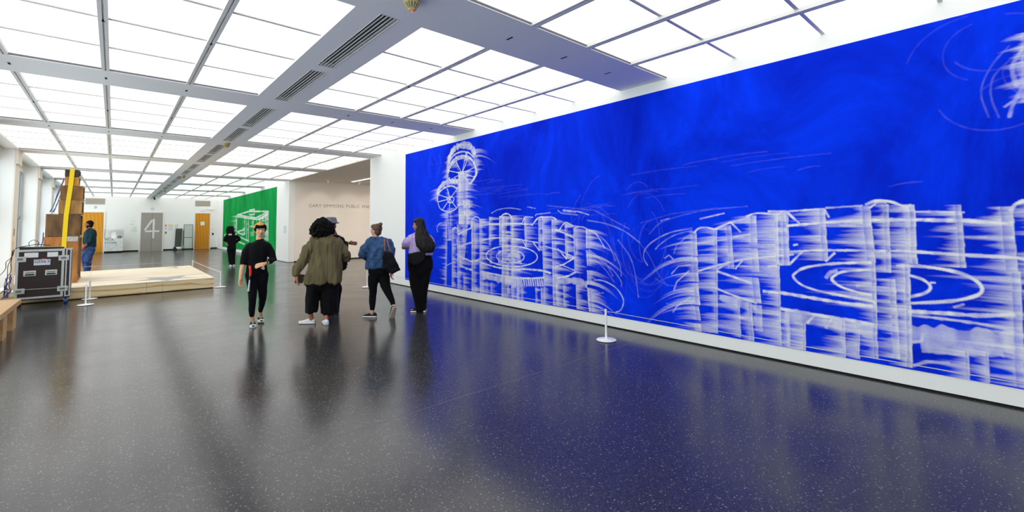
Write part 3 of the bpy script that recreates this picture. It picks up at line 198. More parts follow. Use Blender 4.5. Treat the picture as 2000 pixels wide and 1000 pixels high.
PL=[([(8.714,2.982),(8.666,3.147),(8.529,3.293),(8.316,3.363),(8.097,3.359),(7.898,3.309),(7.765,3.208),(7.706,3.085)],0.13,0.8),([(8.736,2.953),(8.694,3.166),(8.543,3.317),(8.329,3.383),(8.097,3.375),(7.873,3.325),(7.729,3.218),(7.677,3.089)],0.03,0.95),([(8.68,3.025),(8.57,3.136),(8.409,3.201),(8.2,3.22),(7.998,3.19),(7.85,3.124),(7.73,3.023)],0.04,0.95),([(8.731,2.798),(8.653,2.96),(8.436,3.09),(8.175,3.117),(7.949,3.073),(7.779,2.971),(7.679,2.83),(7.643,2.698),(7.722,2.59),(7.879,2.472)],0.06,0.95),([(8.731,2.798),(8.639,2.913),(8.41,3.041),(8.175,3.067),(7.949,3.026)],0.03,0.95),([(8.736,2.984),(8.764,2.801),(8.737,2.659),(8.654,2.667)],0.05,0.95),([(8.177,2.732),(8.41,3.034)],0.025,0.95),([(8.177,2.732),(7.974,3.007)],0.025,0.95),([(8.177,2.732),(7.72,2.82)],0.025,0.95),([(8.177,2.732),(8.681,2.839)],0.025,0.95),([(8.177,2.732),(7.733,2.62)],0.025,0.95),([(8.177,2.732),(8.491,2.661)],0.025,0.95),([(8.177,2.732),(7.879,2.472)],0.025,0.95),([(8.177,2.732),(7.998,3.187)],0.025,0.95),([(8.254,2.784),(8.242,2.618)],0.04,0.8),([(8.228,2.781),(8.216,2.616)],0.04,0.8),([(8.203,2.779),(8.191,2.614)],0.04,0.8),([(8.177,2.776),(8.165,2.612)],0.04,0.8),([(8.151,2.774),(8.14,2.61)],0.04,0.8),([(8.126,2.772),(8.114,2.608)],0.04,0.8),([(9.195,2.281),(9.165,2.438),(8.976,2.568),(8.681,2.626),(8.333,2.61)],0.03,0.95),([(9.18,2.312),(9.107,2.45),(8.905,2.555),(8.627,2.588),(8.346,2.566)],0.12,0.8),([(9.189,2.264),(9.049,2.391),(8.821,2.471),(8.573,2.48),(8.347,2.409)],0.05,0.95),([(9.195,2.281),(9.171,2.136),(9.078,1.99),(8.906,1.923),(8.684,1.886),(8.415,1.954),(8.31,2.055)],0.03,0.95),([(8.655,2.191),(8.765,2.436)],0.022,0.95),([(8.655,2.191),(8.373,2.395)],0.022,0.95),([(8.655,2.191),(9.121,2.309)],0.022,0.95),([(8.655,2.191),(9.151,2.143)],0.022,0.95),([(8.655,2.191),(8.963,1.955)],0.022,0.95),([(8.655,2.191),(8.684,1.893)],0.022,0.95),([(8.655,2.191),(8.388,1.968)],0.022,0.95),([(8.765,2.212),(8.628,2.235),(8.493,2.198),(8.547,2.11),(8.71,2.117),(8.765,2.212)],0.04,0.8),([(8.409,3.148),(8.423,3.104)],0.03,0.95),([(8.01,3.181),(7.998,3.098)],0.06,0.95),([(7.848,1.529),(7.836,1.657),(7.777,1.732),(7.662,1.758),(7.557,1.729),(7.513,1.676)],0.025,0.95),([(6.862,1.732),(6.779,1.784),(6.665,1.803),(6.569,1.769),(6.517,1.706)],0.03,0.95),([(8.564,1.481),(8.461,1.534),(8.351,1.501),(8.334,1.433)],0.025,0.95),([(8.322,1.374),(8.095,1.459),(7.837,1.518)],0.03,0.95),([(7.514,1.574),(7.189,1.6),(6.847,1.604),(6.227,1.606)],0.025,0.95),([(8.311,1.099),(8.057,1.166),(7.781,1.219)],0.04,0.8),([(7.48,1.269),(7.192,1.305),(6.884,1.326),(6.528,1.322),(6.232,1.303)],0.03,0.95),([(8.823,0.651),(8.602,0.725),(8.346,0.8),(8.303,0.909)],0.02,0.7),([(8.776,1.245),(8.6,1.261)],0.03,0.95),([(8.303,0.909),(8.019,0.841),(7.784,0.807),(7.502,0.89)],0.03,0.95),([(8.313,0.718),(8.02,0.643),(7.786,0.625)],0.05,0.8),([(7.502,0.801),(7.268,0.77),(6.992,0.738),(6.728,0.726),(6.537,0.722),(6.241,0.739)],0.035,0.95),([(7.504,0.615),(7.235,0.604),(6.927,0.589),(6.539,0.574),(6.243,0.578)],0.035,0.95),([(7.45,0.548),(7.201,0.524),(6.796,0.505),(6.245,0.502)],0.14,0.6),([(9.167,1.428),(9.214,1.504),(9.143,1.606),(8.98,1.65)],0.02,0.7),([(7.145,1.823),(7.047,1.855),(6.911,1.891),(6.583,1.91),(6.244,1.87)],0.018,0.7),([(5.827,0.992),(5.838,0.963),(5.866,0.933),(5.91,0.904),(5.969,0.877),(6.043,0.852),(6.131,0.83),(6.229,0.811),(6.338,0.796),(6.453,0.786),(6.572,0.78),(6.693,0.779),(6.812,0.784),(6.925,0.794),(7.03,0.809),(7.123,0.829),(7.201,0.853),(7.262,0.881),(7.302,0.912),(7.322,0.944),(7.319,0.978),(7.295,1.012),(7.249,1.045),(7.185,1.075),(7.103,1.103),(7.006,1.127),(6.899,1.146),(6.784,1.161),(6.664,1.17),(6.543,1.175),(6.424,1.174),(6.31,1.168),(6.204,1.158),(6.107,1.143),(6.023,1.124),(5.952,1.102),(5.897,1.078),(5.857,1.051),(5.834,1.022),(5.827,0.992)],0.028,0.95),([(6.181,0.979),(6.187,0.96),(6.203,0.941),(6.228,0.923),(6.262,0.905),(6.305,0.89),(6.354,0.876),(6.409,0.864),(6.469,0.856),(6.533,0.85),(6.598,0.847),(6.663,0.847),(6.727,0.851),(6.787,0.858),(6.842,0.867),(6.89,0.88),(6.93,0.895),(6.961,0.913),(6.982,0.932),(6.992,0.952),(6.99,0.972),(6.977,0.993),(6.954,1.013),(6.92,1.031),(6.878,1.048),(6.827,1.063),(6.77,1.075),(6.709,1.085),(6.645,1.091),(6.579,1.094),(6.514,1.094),(6.452,1.091),(6.393,1.085),(6.339,1.075),(6.292,1.064),(6.252,1.05),(6.22,1.034),(6.197,1.017),(6.184,0.998),(6.181,0.979)],0.024,0.9),([(6.308,0.96),(6.311,0.95),(6.319,0.941),(6.33,0.932),(6.346,0.924),(6.365,0.916),(6.387,0.91),(6.412,0.904),(6.438,0.9),(6.466,0.898),(6.495,0.897),(6.523,0.897),(6.55,0.899),(6.576,0.902),(6.6,0.907),(6.62,0.913),(6.637,0.92),(6.65,0.928),(6.659,0.937),(6.663,0.947),(6.662,0.956),(6.657,0.966),(6.647,0.975),(6.633,0.984),(6.614,0.992),(6.593,0.999),(6.569,1.005),(6.542,1.009),(6.514,1.013),(6.486,1.014),(6.457,1.014),(6.43,1.013),(6.404,1.01),(6.38,1.006),(6.358,1.0),(6.34,0.994),(6.326,0.986),(6.316,0.978),(6.31,0.969),(6.308,0.96)],0.07,0.45),([(6.518,1.614),(5.931,1.579)],0.025,0.95),([(6.523,1.305),(6.189,1.292),(5.754,1.252)],0.025,0.95),([(5.379,1.487),(5.183,1.439),(4.953,1.357)],0.03,0.95),([(5.637,1.198),(5.298,1.138),(4.942,1.03)],0.03,0.8),([(4.942,1.03),(5.194,0.902),(5.387,0.849)],0.025,0.95),([(5.357,0.922),(5.168,0.873),(4.96,0.818)],0.02,0.7),([(4.935,0.791),(5.092,0.715),(5.363,0.652)],0.03,0.95),([(5.946,1.584),(5.791,1.705),(5.627,1.717),(5.439,1.709),(5.342,1.667)],0.028,0.95),([(6.233,1.608),(6.143,1.733),(5.928,1.718)],0.02,0.8),([(5.291,1.479),(5.179,1.594),(5.099,1.611),(4.969,1.553)],0.025,0.95),([(4.957,1.504),(4.905,1.533),(4.792,1.543),(4.67,1.505),(4.481,1.411),(4.326,1.211)],0.02,0.7),([(6.222,1.291),(6.133,1.177),(6.109,1.282)],0.02,0.95),([(5.936,1.26),(5.772,1.11)],0.02,0.95),([(5.325,1.167),(5.125,0.995),(5.109,1.125)],0.02,0.95),([(6.531,0.731),(6.07,0.758),(5.689,0.759),(5.501,0.729)],0.04,0.95),([(6.533,0.568),(6.041,0.596),(5.662,0.64)],0.035,0.95),([(6.516,0.547),(6.484,0.409)],0.05,0.8),([(6.452,0.553),(6.42,0.415)],0.05,0.8),([(6.388,0.558),(6.357,0.421)],0.05,0.8),([(6.325,0.563),(6.294,0.427)],0.05,0.8),([(6.263,0.569),(6.232,0.433)],0.05,0.8),([(6.201,0.574),(6.171,0.439)],0.05,0.8),([(6.14,0.579),(6.11,0.445)],0.05,0.8),([(6.079,0.584),(6.05,0.451)],0.05,0.8),([(6.02,0.589),(5.991,0.457)],0.05,0.8),([(5.96,0.594),(5.932,0.462)],0.05,0.8),([(5.902,0.599),(5.874,0.468)],0.05,0.8),([(5.844,0.604),(5.816,0.473)],0.05,0.8),([(5.787,0.609),(5.759,0.479)],0.05,0.8),([(5.73,0.613),(5.703,0.484)],0.05,0.8),([(5.364,0.588),(5.147,0.627),(4.939,0.645),(4.691,0.61)],0.1,0.5),([(4.666,1.648),(4.293,1.588),(3.971,1.48),(3.697,1.309)],0.02,0.3),([(4.536,1.082),(4.201,0.89),(4.044,0.724),(4.036,0.636)],0.02,0.25),([(4.538,1.035),(4.312,0.864),(4.163,0.695)],0.02,0.2),([(4.546,0.698),(4.362,0.696),(4.143,0.617),(4.019,0.48),(4.012,0.376),(4.067,0.281),(4.153,0.242)],0.02,0.55),([(4.366,0.513),(4.552,0.474)],0.02,0.3),([(5.201,1.823),(4.861,1.797),(4.628,1.737)],0.02,0.55),([(5.866,1.738),(5.85,1.77),(5.48,1.793)],0.02,0.5),([(5.311,1.83),(5.23,1.777),(4.863,1.738)],0.02,0.4),([(4.08,1.344),(3.878,1.104),(3.794,0.866),(3.744,0.511)],0.02,0.2),([(4.653,1.181),(4.309,0.974),(4.182,0.783)],0.02,0.25),([(4.15,1.145),(4.048,0.953),(4.032,0.795)],0.02,0.2),([(6.082,1.918),(5.864,1.878)],0.02,0.4),([(5.564,1.921),(4.518,1.807),(3.866,1.506)],0.02,0.12),([(4.645,1.505),(4.39,1.375),(4.236,1.232),(4.132,1.02)],0.02,0.3),([(5.174,1.822),(4.912,1.793)],0.05,0.5),([(2.878,1.454),(2.813,1.515),(2.71,1.53),(2.595,1.506)],0.025,0.95),([(2.591,1.51),(2.396,1.595),(2.281,1.473)],0.025,0.95),([(2.377,1.598),(2.158,1.656)],0.02,0.6),([(2.211,1.664),(2.087,1.7),(1.887,1.687),(1.774,1.705),(1.699,1.63)],0.025,0.95),([(2.384,1.407),(2.166,1.451)],0.025,0.9),([(2.832,0.961),(2.471,1.083),(2.212,1.15),(1.715,1.227)],0.03,0.8),([(2.84,1.323),(2.46,1.381),(2.167,1.424)],0.02,0.6),([(2.59,0.975),(2.329,0.904),(2.171,0.858)],0.03,0.95),([(2.617,0.763),(2.484,0.719),(2.337,0.678),(2.128,0.63)],0.03,0.9),([(2.563,0.653),(2.34,0.603),(2.096,0.561)],0.08,0.5),([(2.054,0.779),(1.89,0.778),(1.733,0.778)],0.035,0.95),([(2.361,1.018),(2.27,1.132)],0.02,0.9),([(2.589,0.998),(2.414,1.105),(2.212,1.154)],0.03,0.6),([(2.897,1.521),(3.208,1.462),(3.472,1.34),(3.612,1.215),(3.64,1.092),(3.581,0.985)],0.016,0.6),([(2.898,1.495),(3.164,1.42),(3.352,1.31),(3.451,1.221)],0.014,0.5),([(2.921,1.444),(3.123,1.295),(3.172,1.168)],0.014,0.4),([(2.935,1.035),(3.11,1.004),(3.215,0.892)],0.02,0.5),([(2.959,0.952),(3.139,0.794),(3.188,0.665)],0.02,0.5),([(2.949,0.609),(3.15,0.462),(3.209,0.371)],0.02,0.5),([(2.92,0.531),(3.217,0.474),(3.308,0.483)],0.014,0.3),([(2.788,1.643),(2.467,1.71)],0.02,0.7),([(3.355,1.623),(3.225,1.657)],0.015,0.5),([(3.312,1.102),(3.241,1.15),(3.179,1.092)],0.015,0.8),([(3.698,1.301),(3.552,1.129),(3.413,0.877),(3.278,0.719)],0.014,0.15),([(3.542,1.437),(3.319,1.612),(2.764,1.747),(2.189,1.787)],0.014,0.2),([(3.689,1.593),(3.2,1.717),(2.562,1.781)],0.012,0.12),([(3.464,0.808),(3.3,0.737),(3.141,0.732)],0.012,0.2),([(1.773,1.549),(1.396,1.583),(1.017,1.604),(0.621,1.605)],0.04,0.95),([(1.962,1.719),(1.775,1.714),(1.637,1.568)],0.025,0.95),([(1.767,1.714),(1.405,1.731),(1.363,1.639)],0.02,0.9),([(1.39,1.74),(1.066,1.754)],0.02,0.6),([(1.044,1.763),(0.954,1.798),(0.849,1.786),(0.748,1.739),(0.692,1.742)],0.03,0.95),([(1.011,1.728),(0.955,1.777),(0.875,1.777)],0.02,0.9),([(1.785,1.25),(1.471,1.281),(1.03,1.294),(0.634,1.303)],0.03,0.9),([(1.987,1.074),(1.888,1.091)],0.03,0.8),([(1.861,1.102),(1.765,1.108),(1.624,1.266)],0.022,0.9),([(1.413,1.165),(1.326,1.26)],0.022,0.9),([(1.022,1.175),(1.323,1.147),(1.591,1.09),(1.701,1.023),(1.728,0.971),(1.648,0.89),(1.489,0.841),(1.263,0.812),(1.066,0.791),(1.015,0.776),(1.011,0.739)],0.032,0.95),([(1.025,1.103),(1.252,1.067),(1.336,1.021),(1.363,0.971),(1.288,0.906),(1.16,0.867),(1.033,0.846)],0.028,0.95),([(1.421,0.984),(1.372,1.051),(1.311,1.073)],0.05,0.6),([(1.157,0.928),(1.045,0.964)],0.04,0.6),([(1.873,0.782),(1.572,0.759),(1.266,0.738),(1.011,0.736)],0.04,0.95),([(1.872,0.598),(1.579,0.581),(1.273,0.568),(1.008,0.551)],0.04,0.95),([(1.83,0.538),(1.502,0.531),(1.011,0.487)],0.13,0.55),([(1.443,0.45),(1.377,0.567)],0.03,0.8),([(1.615,0.477),(1.531,0.581)],0.03,0.8),([(1.714,1.329),(1.671,1.34)],0.03,0.8),([(1.999,0.769),(1.891,0.776)],0.03,0.8),([(0.828,1.155),(0.633,1.159),(0.426,1.128),(0.298,1.065),(0.253,0.987),(0.298,0.92),(0.466,0.854),(0.768,0.796)],0.035,0.95),([(0.755,1.075),(0.639,1.035),(0.59,0.973),(0.63,0.911),(0.75,0.857)],0.028,0.9),([(0.756,0.721),(0.484,0.74),(0.287,0.75),(0.067,0.79)],0.045,0.95),([(0.717,1.604),(0.338,1.592),(0.053,1.56)],0.04,0.95),([(0.822,1.304),(0.352,1.281),(0.067,1.272),(-0.008,1.262)],0.035,0.9),([(0.683,1.679),(0.524,1.678),(0.334,1.666)],0.02,0.7),([(0.054,1.671),(0.021,1.728),(-0.032,1.755)],0.035,0.95),([(0.758,0.688),(0.42,0.685),(0.168,0.667),(0.052,0.63)],0.03,0.7),([(0.751,0.518),(0.427,0.537),(0.044,0.554)],0.16,0.6),([(0.682,0.415),(0.431,0.445),(0.154,0.464)],0.12,0.5),([(0.75,0.209),(0.645,0.27),(0.492,0.294)],0.03,0.6),([(0.59,1.011),(0.555,1.014)],0.02,0.8),([(0.441,0.802),(0.373,0.838)],0.02,0.6),([(0.755,0.43),(0.673,0.455),(0.665,0.523)],0.03,0.8),([(-0.097,3.074),(-0.033,2.959),(-0.017,2.873),(-0.036,2.733)],0.03,0.4),([(-0.01,3.101),(0.104,2.951),(0.177,2.738),(0.141,2.499)],0.012,0.2),([(-0.035,3.003),(0.093,2.856),(0.117,2.678),(0.08,2.488)],0.012,0.2),([(-0.065,2.726),(0.001,2.563),(0.02,2.477)],0.03,0.4),([(0.046,2.572),(-0.046,2.642)],0.02,0.4)]
PV=[((7.729,3.211),(7.65,2.698),0.072,0.346,-1,0.5,0.7,1.0),((8.707,3.168),(8.75,2.675),0.07,0.197,1,0.6,0.6,1.0),((9.165,2.454),(9.195,2.137),0.059,0.179,1,0.5,0.6,1.0),((8.177,2.776),(8.168,2.034),0.28,0.299,-1,0.35,0.95,1.0),((8.307,2.608),(8.323,2.04),0.078,0.158,1,0.2,0.7,1.0),((8.173,2.148),(8.155,1.601),0.287,0.359,-1,0.3,0.95,1.0),((8.05,2.143),(7.993,1.717),0.201,0.314,-1,0.4,0.9,1.0),((7.992,1.905),(8.18,0.82),0.162,0.246,1,0,0.6,1.0),((7.974,3.051),(7.756,2.838),0.049,0.148,1,0.3,0.5,1.0),((8.41,3.041),(8.28,2.816),0.053,0.241,1,0.3,0.45,1.0),((8.765,2.436),(8.683,2.238),0.041,0.224,1,0.2,0.45,1.0),((8.766,1.927),(8.824,0.196),0.036,0.274,1,0.05,0.7,1.0),((8.739,1.976),(8.71,1.234),0.027,0.132,-1,0.05,0.5,1.0),((8.632,1.972),(8.635,1.235),0.026,0.131,-1,0.05,0.5,1.0),((8.547,1.529),(8.552,0.193),0.061,0.212,-1,0.05,0.75,1.0),((8.333,1.601),(8.324,0.173),0.067,0.246,-1,0.05,0.8,1.0),((8.117,0.52),(8.119,0.165),0.032,0.238,-1,0.05,0.7,1.0),((8.075,1.518),(8.077,1.142),0.024,0.246,1,0.05,0.6,1.0),((7.777,1.702),(7.781,0.171),0.1,0.263,-1,0.05,0.85,1.0),((7.513,1.71),(7.512,0.17),0.059,0.323,-1,0.05,0.85,1.0),((7.201,1.749),(7.208,1.167),0.042,0.309,-1,0.05,0.8,1.0),((6.862,1.754),(6.869,1.177),0.066,0.197,-1,0.05,0.8,1.0),((6.747,1.741),(6.784,0.171),0.111,0.224,-1,0.05,0.85,1.0),((6.532,1.758),(6.532,0.2),0.044,0.276,-1,0.05,0.8,1.0),((7.307,0.428),(7.31,0.166),0.028,0.312,-1,0.05,0.5,1.0),((7.174,0.418),(7.177,0.18),0.021,0.205,-1,0.05,0.5,1.0),((6.646,0.839),(6.654,0.238),0.051,0.126,-1,0.05,0.8,1.0),((6.357,0.431),(6.361,0.169),0.03,0.12,-1,0.05,0.7,1.0),((8.406,1.361),(8.407,1.144),0.025,0.085,-1,0.05,0.5,1.0),((8.302,1.147),(8.222,0.724),0.058,0.44,-1,0.05,0.6,1.0),((6.911,1.087),(6.915,0.802),0.048,0.219,-1,0,0.5,1.0),((6.378,1.126),(6.267,0.841),0.043,0.387,1,0,0.75,1.0),((7.188,1.077),(7.191,0.807),0.033,0.48,-1,0,0.5,1.0),((6.499,1.728),(6.512,0.149),0.034,0.3,-1,0.1,0.8,1.0),((6.166,1.726),(6.133,1.172),0.025,0.128,-1,0,0.75,1.0),((6.143,1.722),(6.12,1.173),0.02,0.251,-1,0.1,0.6,1.0),((5.77,1.711),(5.771,1.12),0.037,0.206,-1,0.05,0.8,1.0),((5.68,1.709),(5.673,1.12),0.029,0.203,-1,0.1,0.8,1.0),((5.679,1.124),(5.656,0.185),0.029,0.257,-1,0.15,0.8,1.0),((5.426,1.678),(5.427,1.328),0.062,0.248,-1,0.25,0.9,1.0),((5.428,1.297),(5.417,0.99),0.062,0.301,-1,0.25,0.9,1.0),((5.427,0.939),(5.422,0.187),0.061,0.299,-1,0.25,0.85,1.0),((5.139,1.594),(5.133,1.005),0.032,0.234,-1,0.25,0.8,1.0),((4.949,1.514),(4.941,0.781),0.026,0.274,-1,0.3,0.75,1.0),((4.919,0.608),(4.908,0.195),0.025,0.223,-1,0.3,0.75,1.0),((4.897,1.338),(4.893,1.085),0.02,0.15,-1,0.3,0.6,1.0),((4.67,1.495),(4.665,1.2),0.063,0.395,-1,0.55,0.95,1.0),((4.673,1.157),(4.655,0.916),0.054,0.439,-1,0.6,0.95,1.0),((4.662,0.839),(4.655,0.614),0.053,0.437,-1,0.6,0.9,1.0),((4.656,0.557),(4.63,0.186),0.072,0.347,-1,0.7,0.9,1.0),((5.202,0.553),(5.201,0.196),0.021,0.158,-1,0.1,0.7,1.0),((5.364,0.608),(5.339,0.198),0.045,0.136,-1,0.1,0.75,1.0),((6.384,0.385),(6.384,0.164),0.026,0.132,-1,0,0.7,1.0),((6.252,0.399),(6.246,0.17),0.026,0.097,-1,0,0.7,1.0),((5.874,0.447),(5.87,0.162),0.03,0.12,-1,0,0.75,1.0),((5.739,0.46),(5.738,0.168),0.024,0.147,-1,0,0.7,1.0),((2.873,1.481),(2.867,1.161),0.058,0.329,1,0.45,0.95,1.0),((2.872,1.14),(2.862,0.819),0.059,0.373,1,0.6,0.95,1.0),((2.871,0.798),(2.857,0.519),0.062,0.372,1,0.7,0.95,1.0),((2.868,0.498),(2.854,0.321),0.054,0.325,1,0.55,0.8,1.0),((2.859,0.27),(2.854,0.182),0.07,0.127,1,0.2,0.9,1.0),((2.587,1.516),(2.621,0.193),0.032,0.391,1,0.35,0.8,1.0),((2.426,1.554),(2.402,1.021),0.056,0.251,1,0.2,0.85,1.0),((2.337,0.678),(2.337,0.192),0.022,0.283,1,0.15,0.8,1.0),((2.132,1.67),(2.132,1.332),0.07,0.27,1,0.15,0.9,1.0),((2.134,1.277),(2.127,1.002),0.076,0.288,1,0.15,0.9,1.0),((2.137,0.929),(2.119,0.631),0.076,0.305,1,0.15,0.85,1.0),((2.206,0.62),(2.196,0.175),0.035,0.198,1,0.15,0.85,1.0),((2.108,0.605),(2.109,0.308),0.061,0.139,1,0.1,0.75,1.0),((1.878,1.695),(1.885,1.099),0.032,0.304,1,0.08,0.9,1.0),((1.806,1.694),(1.798,1.105),0.057,0.212,1,0.05,0.9,1.0),((1.881,1.091),(1.894,0.179),0.023,0.267,1,0.12,0.85,1.0),((1.811,0.565),(1.81,0.187),0.022,0.095,1,0.15,0.75,1.0),((1.882,1.701),(1.892,1.11),0.028,0.278,1,0.05,0.9,1.0),((1.788,1.699),(1.79,1.116),0.059,0.178,1,0.05,0.85,1.0),((1.879,1.091),(1.893,0.185),0.021,0.275,1,0.05,0.85,1.0),((1.791,0.582),(1.8,0.184),0.014,0.105,1,0.05,0.75,1.0),((1.645,0.472),(1.652,0.175),0.023,0.239,1,0.05,0.85,1.0),((1.424,1.727),(1.421,1.174),0.053,0.241,1,0.05,0.88,1.0),((1.281,0.564),(1.294,0.16),0.024,0.229,1,0.08,0.85,1.0),((1.16,0.548),(1.172,0.186),0.022,0.175,1,0.08,0.8,1.0),((1.045,1.746),(1.024,1.178),0.069,0.288,1,0.03,0.92,1.0),((1.008,1.179),(1.028,0.217),0.033,0.284,1,0.04,0.9,1.0),((0.883,1.757),(0.89,1.086),0.039,0.148,1,0.02,0.85,1.0),((0.869,1.021),(0.865,0.252),0.047,0.159,1,0.05,0.88,1.0),((0.708,1.747),(0.711,1.18),0.074,0.178,1,0.02,0.9,1.0),((0.749,1.178),(0.771,0.272),0.032,0.192,1,0.03,0.9,1.0),((0.688,1.742),(0.694,1.187),0.039,0.232,1,0.0,0.9,1.0),((0.751,1.174),(0.774,0.188),0.042,0.17,1,0.03,0.92,1.0),((0.371,1.731),(0.368,1.169),0.04,0.192,1,0,0.9,1.0),((0.376,0.419),(0.379,0.17),0.019,0.204,1,0.05,0.88,1.0),((0.252,0.441),(0.255,0.172),0.017,0.168,1,0.05,0.88,1.0),((0.076,1.707),(0.073,1.153),0.071,0.236,1,0,0.92,1.0),((0.049,1.155),(0.067,0.184),0.052,0.283,1,0.02,0.92,1.0),((-0.116,1.743),(-0.062,0.209),0.033,0.183,1,0,0.9,1.0),((-0.102,3.184),(-0.076,2.591),0.017,0.122,1,0.5,0.8,1.0)]
GL=[([(32.459,2.325),(29.278,2.455)],0.075,0.9),([(32.459,2.325),(27.504,2.056)],0.075,0.9),([(32.446,2.217),(27.169,1.966)],0.075,0.9),([(27.169,1.966),(24.804,2.245)],0.075,0.9),([(27.504,2.056),(24.812,2.341)],0.075,0.9),([(29.278,2.455),(24.812,2.341)],0.075,0.9),([(29.139,2.512),(29.111,2.254)],0.075,0.9),([(27.849,2.534),(27.822,2.258)],0.075,0.9),([(29.139,2.512),(27.849,2.534)],0.075,0.9),([(29.111,2.254),(27.822,2.258)],0.075,0.9),([(32.503,2.326),(32.549,1.277)],0.075,0.9),([(30.173,2.058),(30.172,1.176)],0.075,0.9),([(29.23,2.003),(29.194,0.798)],0.075,0.9),([(29.754,2.051),(29.662,0.85)],0.075,0.9),([(28.002,2.025),(28.091,1.552)],0.075,0.9),([(27.307,2.053),(27.285,1.821)],0.075,0.9),([(24.923,2.337),(24.857,0.873)],0.075,0.9),([(26.548,2.079),(26.586,1.815)],0.075,0.9),([(25.942,2.105),(25.919,1.846)],0.075,0.9),([(32.331,1.279),(30.104,1.427)],0.075,0.9),([(32.328,1.252),(30.653,1.107),(30.075,1.168)],0.075,0.9),([(31.342,0.956),(29.1,0.76)],0.075,0.9),([(32.043,0.681),(30.201,0.568)],0.075,0.9),([(31.444,0.946),(32.043,0.681)],0.075,0.9),([(30.684,1.383),(30.62,1.171)],0.075,0.9),([(25.365,2.204),(25.254,0.9)],0.075,0.9),([(26.847,1.931),(25.076,2.161)],0.075,0.9)]
GV=[((32.545,2.318),(32.549,1.277),0.175,1.365,1,0,0.7,1.0),((30.212,2.058),(30.172,1.176),0.154,0.688,1,0,0.6,1.0),((24.977,2.321),(24.857,0.873),0.167,1.01,1,0,0.75,1.0),((28.07,2.026),(28.125,1.552),0.137,0.698,1,0,0.6,1.0),((25.942,2.105),(25.919,1.846),0.149,0.922,1,0,0.7,1.0),((26.61,2.08),(26.586,1.815),0.125,0.474,1,0,0.6,1.0),((25.349,2.021),(25.254,0.9),0.143,0.733,1,0,0.5,1.0),((29.254,1.88),(29.194,0.798),0.109,0.369,1,0,0.5,1.0),((27.955,1.552),(27.993,1.079),0.136,0.691,1,0,0.5,1.0)]
STARS=[[(0.653,15.512),(0.759,14.976),(0.376,14.637),(0.863,14.55),(1.029,13.992),(1.218,14.544),(1.764,14.591),(1.368,14.799),(1.538,15.406),(1.096,15.082)],[(1.254,18.583),(1.482,18.746),(1.622,19.02),(1.629,18.156),(1.425,18.494)]]

# ---------------- the setting ----------------
H=3.62; XL=-1.87; XR=5.77; YB=39.4; YN=-5.1
BM=[3.21+4.511*k for k in range(-2,9)]   # near edges of the cross beams (0.76 wide)
BW=.76
fl=struct('floor',MB().box((-2.35,YN,-.1),(12.2,YB,0)),M_floor)
M_joint=mat('floor_joint_filler','5E5E5E',.4)
for y in [3.52+4.511*k for k in range(-1,8)]: MB().box((-1.87,y-.002,-.01),(5.77,y+.002,.0006)).build('joint_strip',M_joint,fl)
ce=struct('ceiling',MB().box((-2.4,YN-.1,H+.30),(12.2,YB+.2,H+.4)),M_beam)
for k,y in enumerate(BM):
    if y+BW>YB: continue
    for a,b in ((XL,1.61),(2.30,XR)):
        MB().box((a,y,H),(b,y+BW,H+.3)).build('cross_beam',M_beam,ce)
        MB().box((a,y-.007,H+.012),(b,y,H+.03)).box((a,y+BW,H+.012),(b,y+BW+.007,H+.03)).build('beam_lip',M_lip,ce)
# spine with recessed vents
MB().box((1.61,YN,H),(1.85,YB,H+.3)).build('spine_panel',M_beam,ce); MB().box((2.05,YN,H),(2.30,YB,H+.3)).build('spine_panel',M_beam,ce)
vs_=[]
for y in BM:
    e=y+BW
    if e>YB: continue
    vs_+=[(e-.02,e+1.78),(e+2.02,e+3.80)]
prev=YN
vent0=None; vmesh={}
NV='first second third fourth fifth sixth seventh eighth ninth tenth eleventh twelfth thirteenth fourteenth fifteenth sixteenth seventeenth eighteenth'.split()
M_slot=mat('vent_slat_grey','D4D2CE',.6)
vi=0
for a,b in vs_:
    if b>YB: b=YB-.3
    MB().box((1.85,prev,H),(2.05,a,H+.3)).build('spine_panel',M_beam,ce); prev=b
    if a<0: 
        MB().box((1.85,a,H+.05),(2.05,b,H+.3)).build('spine_panel',M_dark,ce); continue
    vi+=1
    lab=NV[vi-1]+' slotted air vent along the ceiling spine, counting from the camera'
    t=thing('ceiling_vent',lab,'vent',(1.95,a,H),0,'slotted air vents along the ceiling spine' )
    L_=b-a
    MB().box((-.1,0,.06),(.1,L_,.28)).build('backing',M_dark,t)
    MB().box((-.1,0,-.004),(-.094,L_,.03)).box((.094,0,-.004),(.1,L_,.03)).box((-.094,0,-.004),(.094,.008,.03)).box((-.094,L_-.008,-.004),(.094,L_,.03)).build('frame',M_slot,t)
    for i in range(4):
        x=-.062+i*.041; MB().box((x-.008,.008,.001),(x+.008,L_-.008,.006)).build('slat',M_slot,t)
MB().box((1.85,prev,H),(2.05,YB,H+.3)).build('spine_panel',M_beam,ce)
# small slots in beams
for y in BM:
    for x in (-1.02,-.14,.745,3.17,4.05,4.93):
        if y>-1 and y<YB-2: MB().box((x-.012,y+BW/2-.05,H-.001),(x+.012,y+BW/2+.05,H+.01)).build('sprinkler_slot',M_dark,ce)
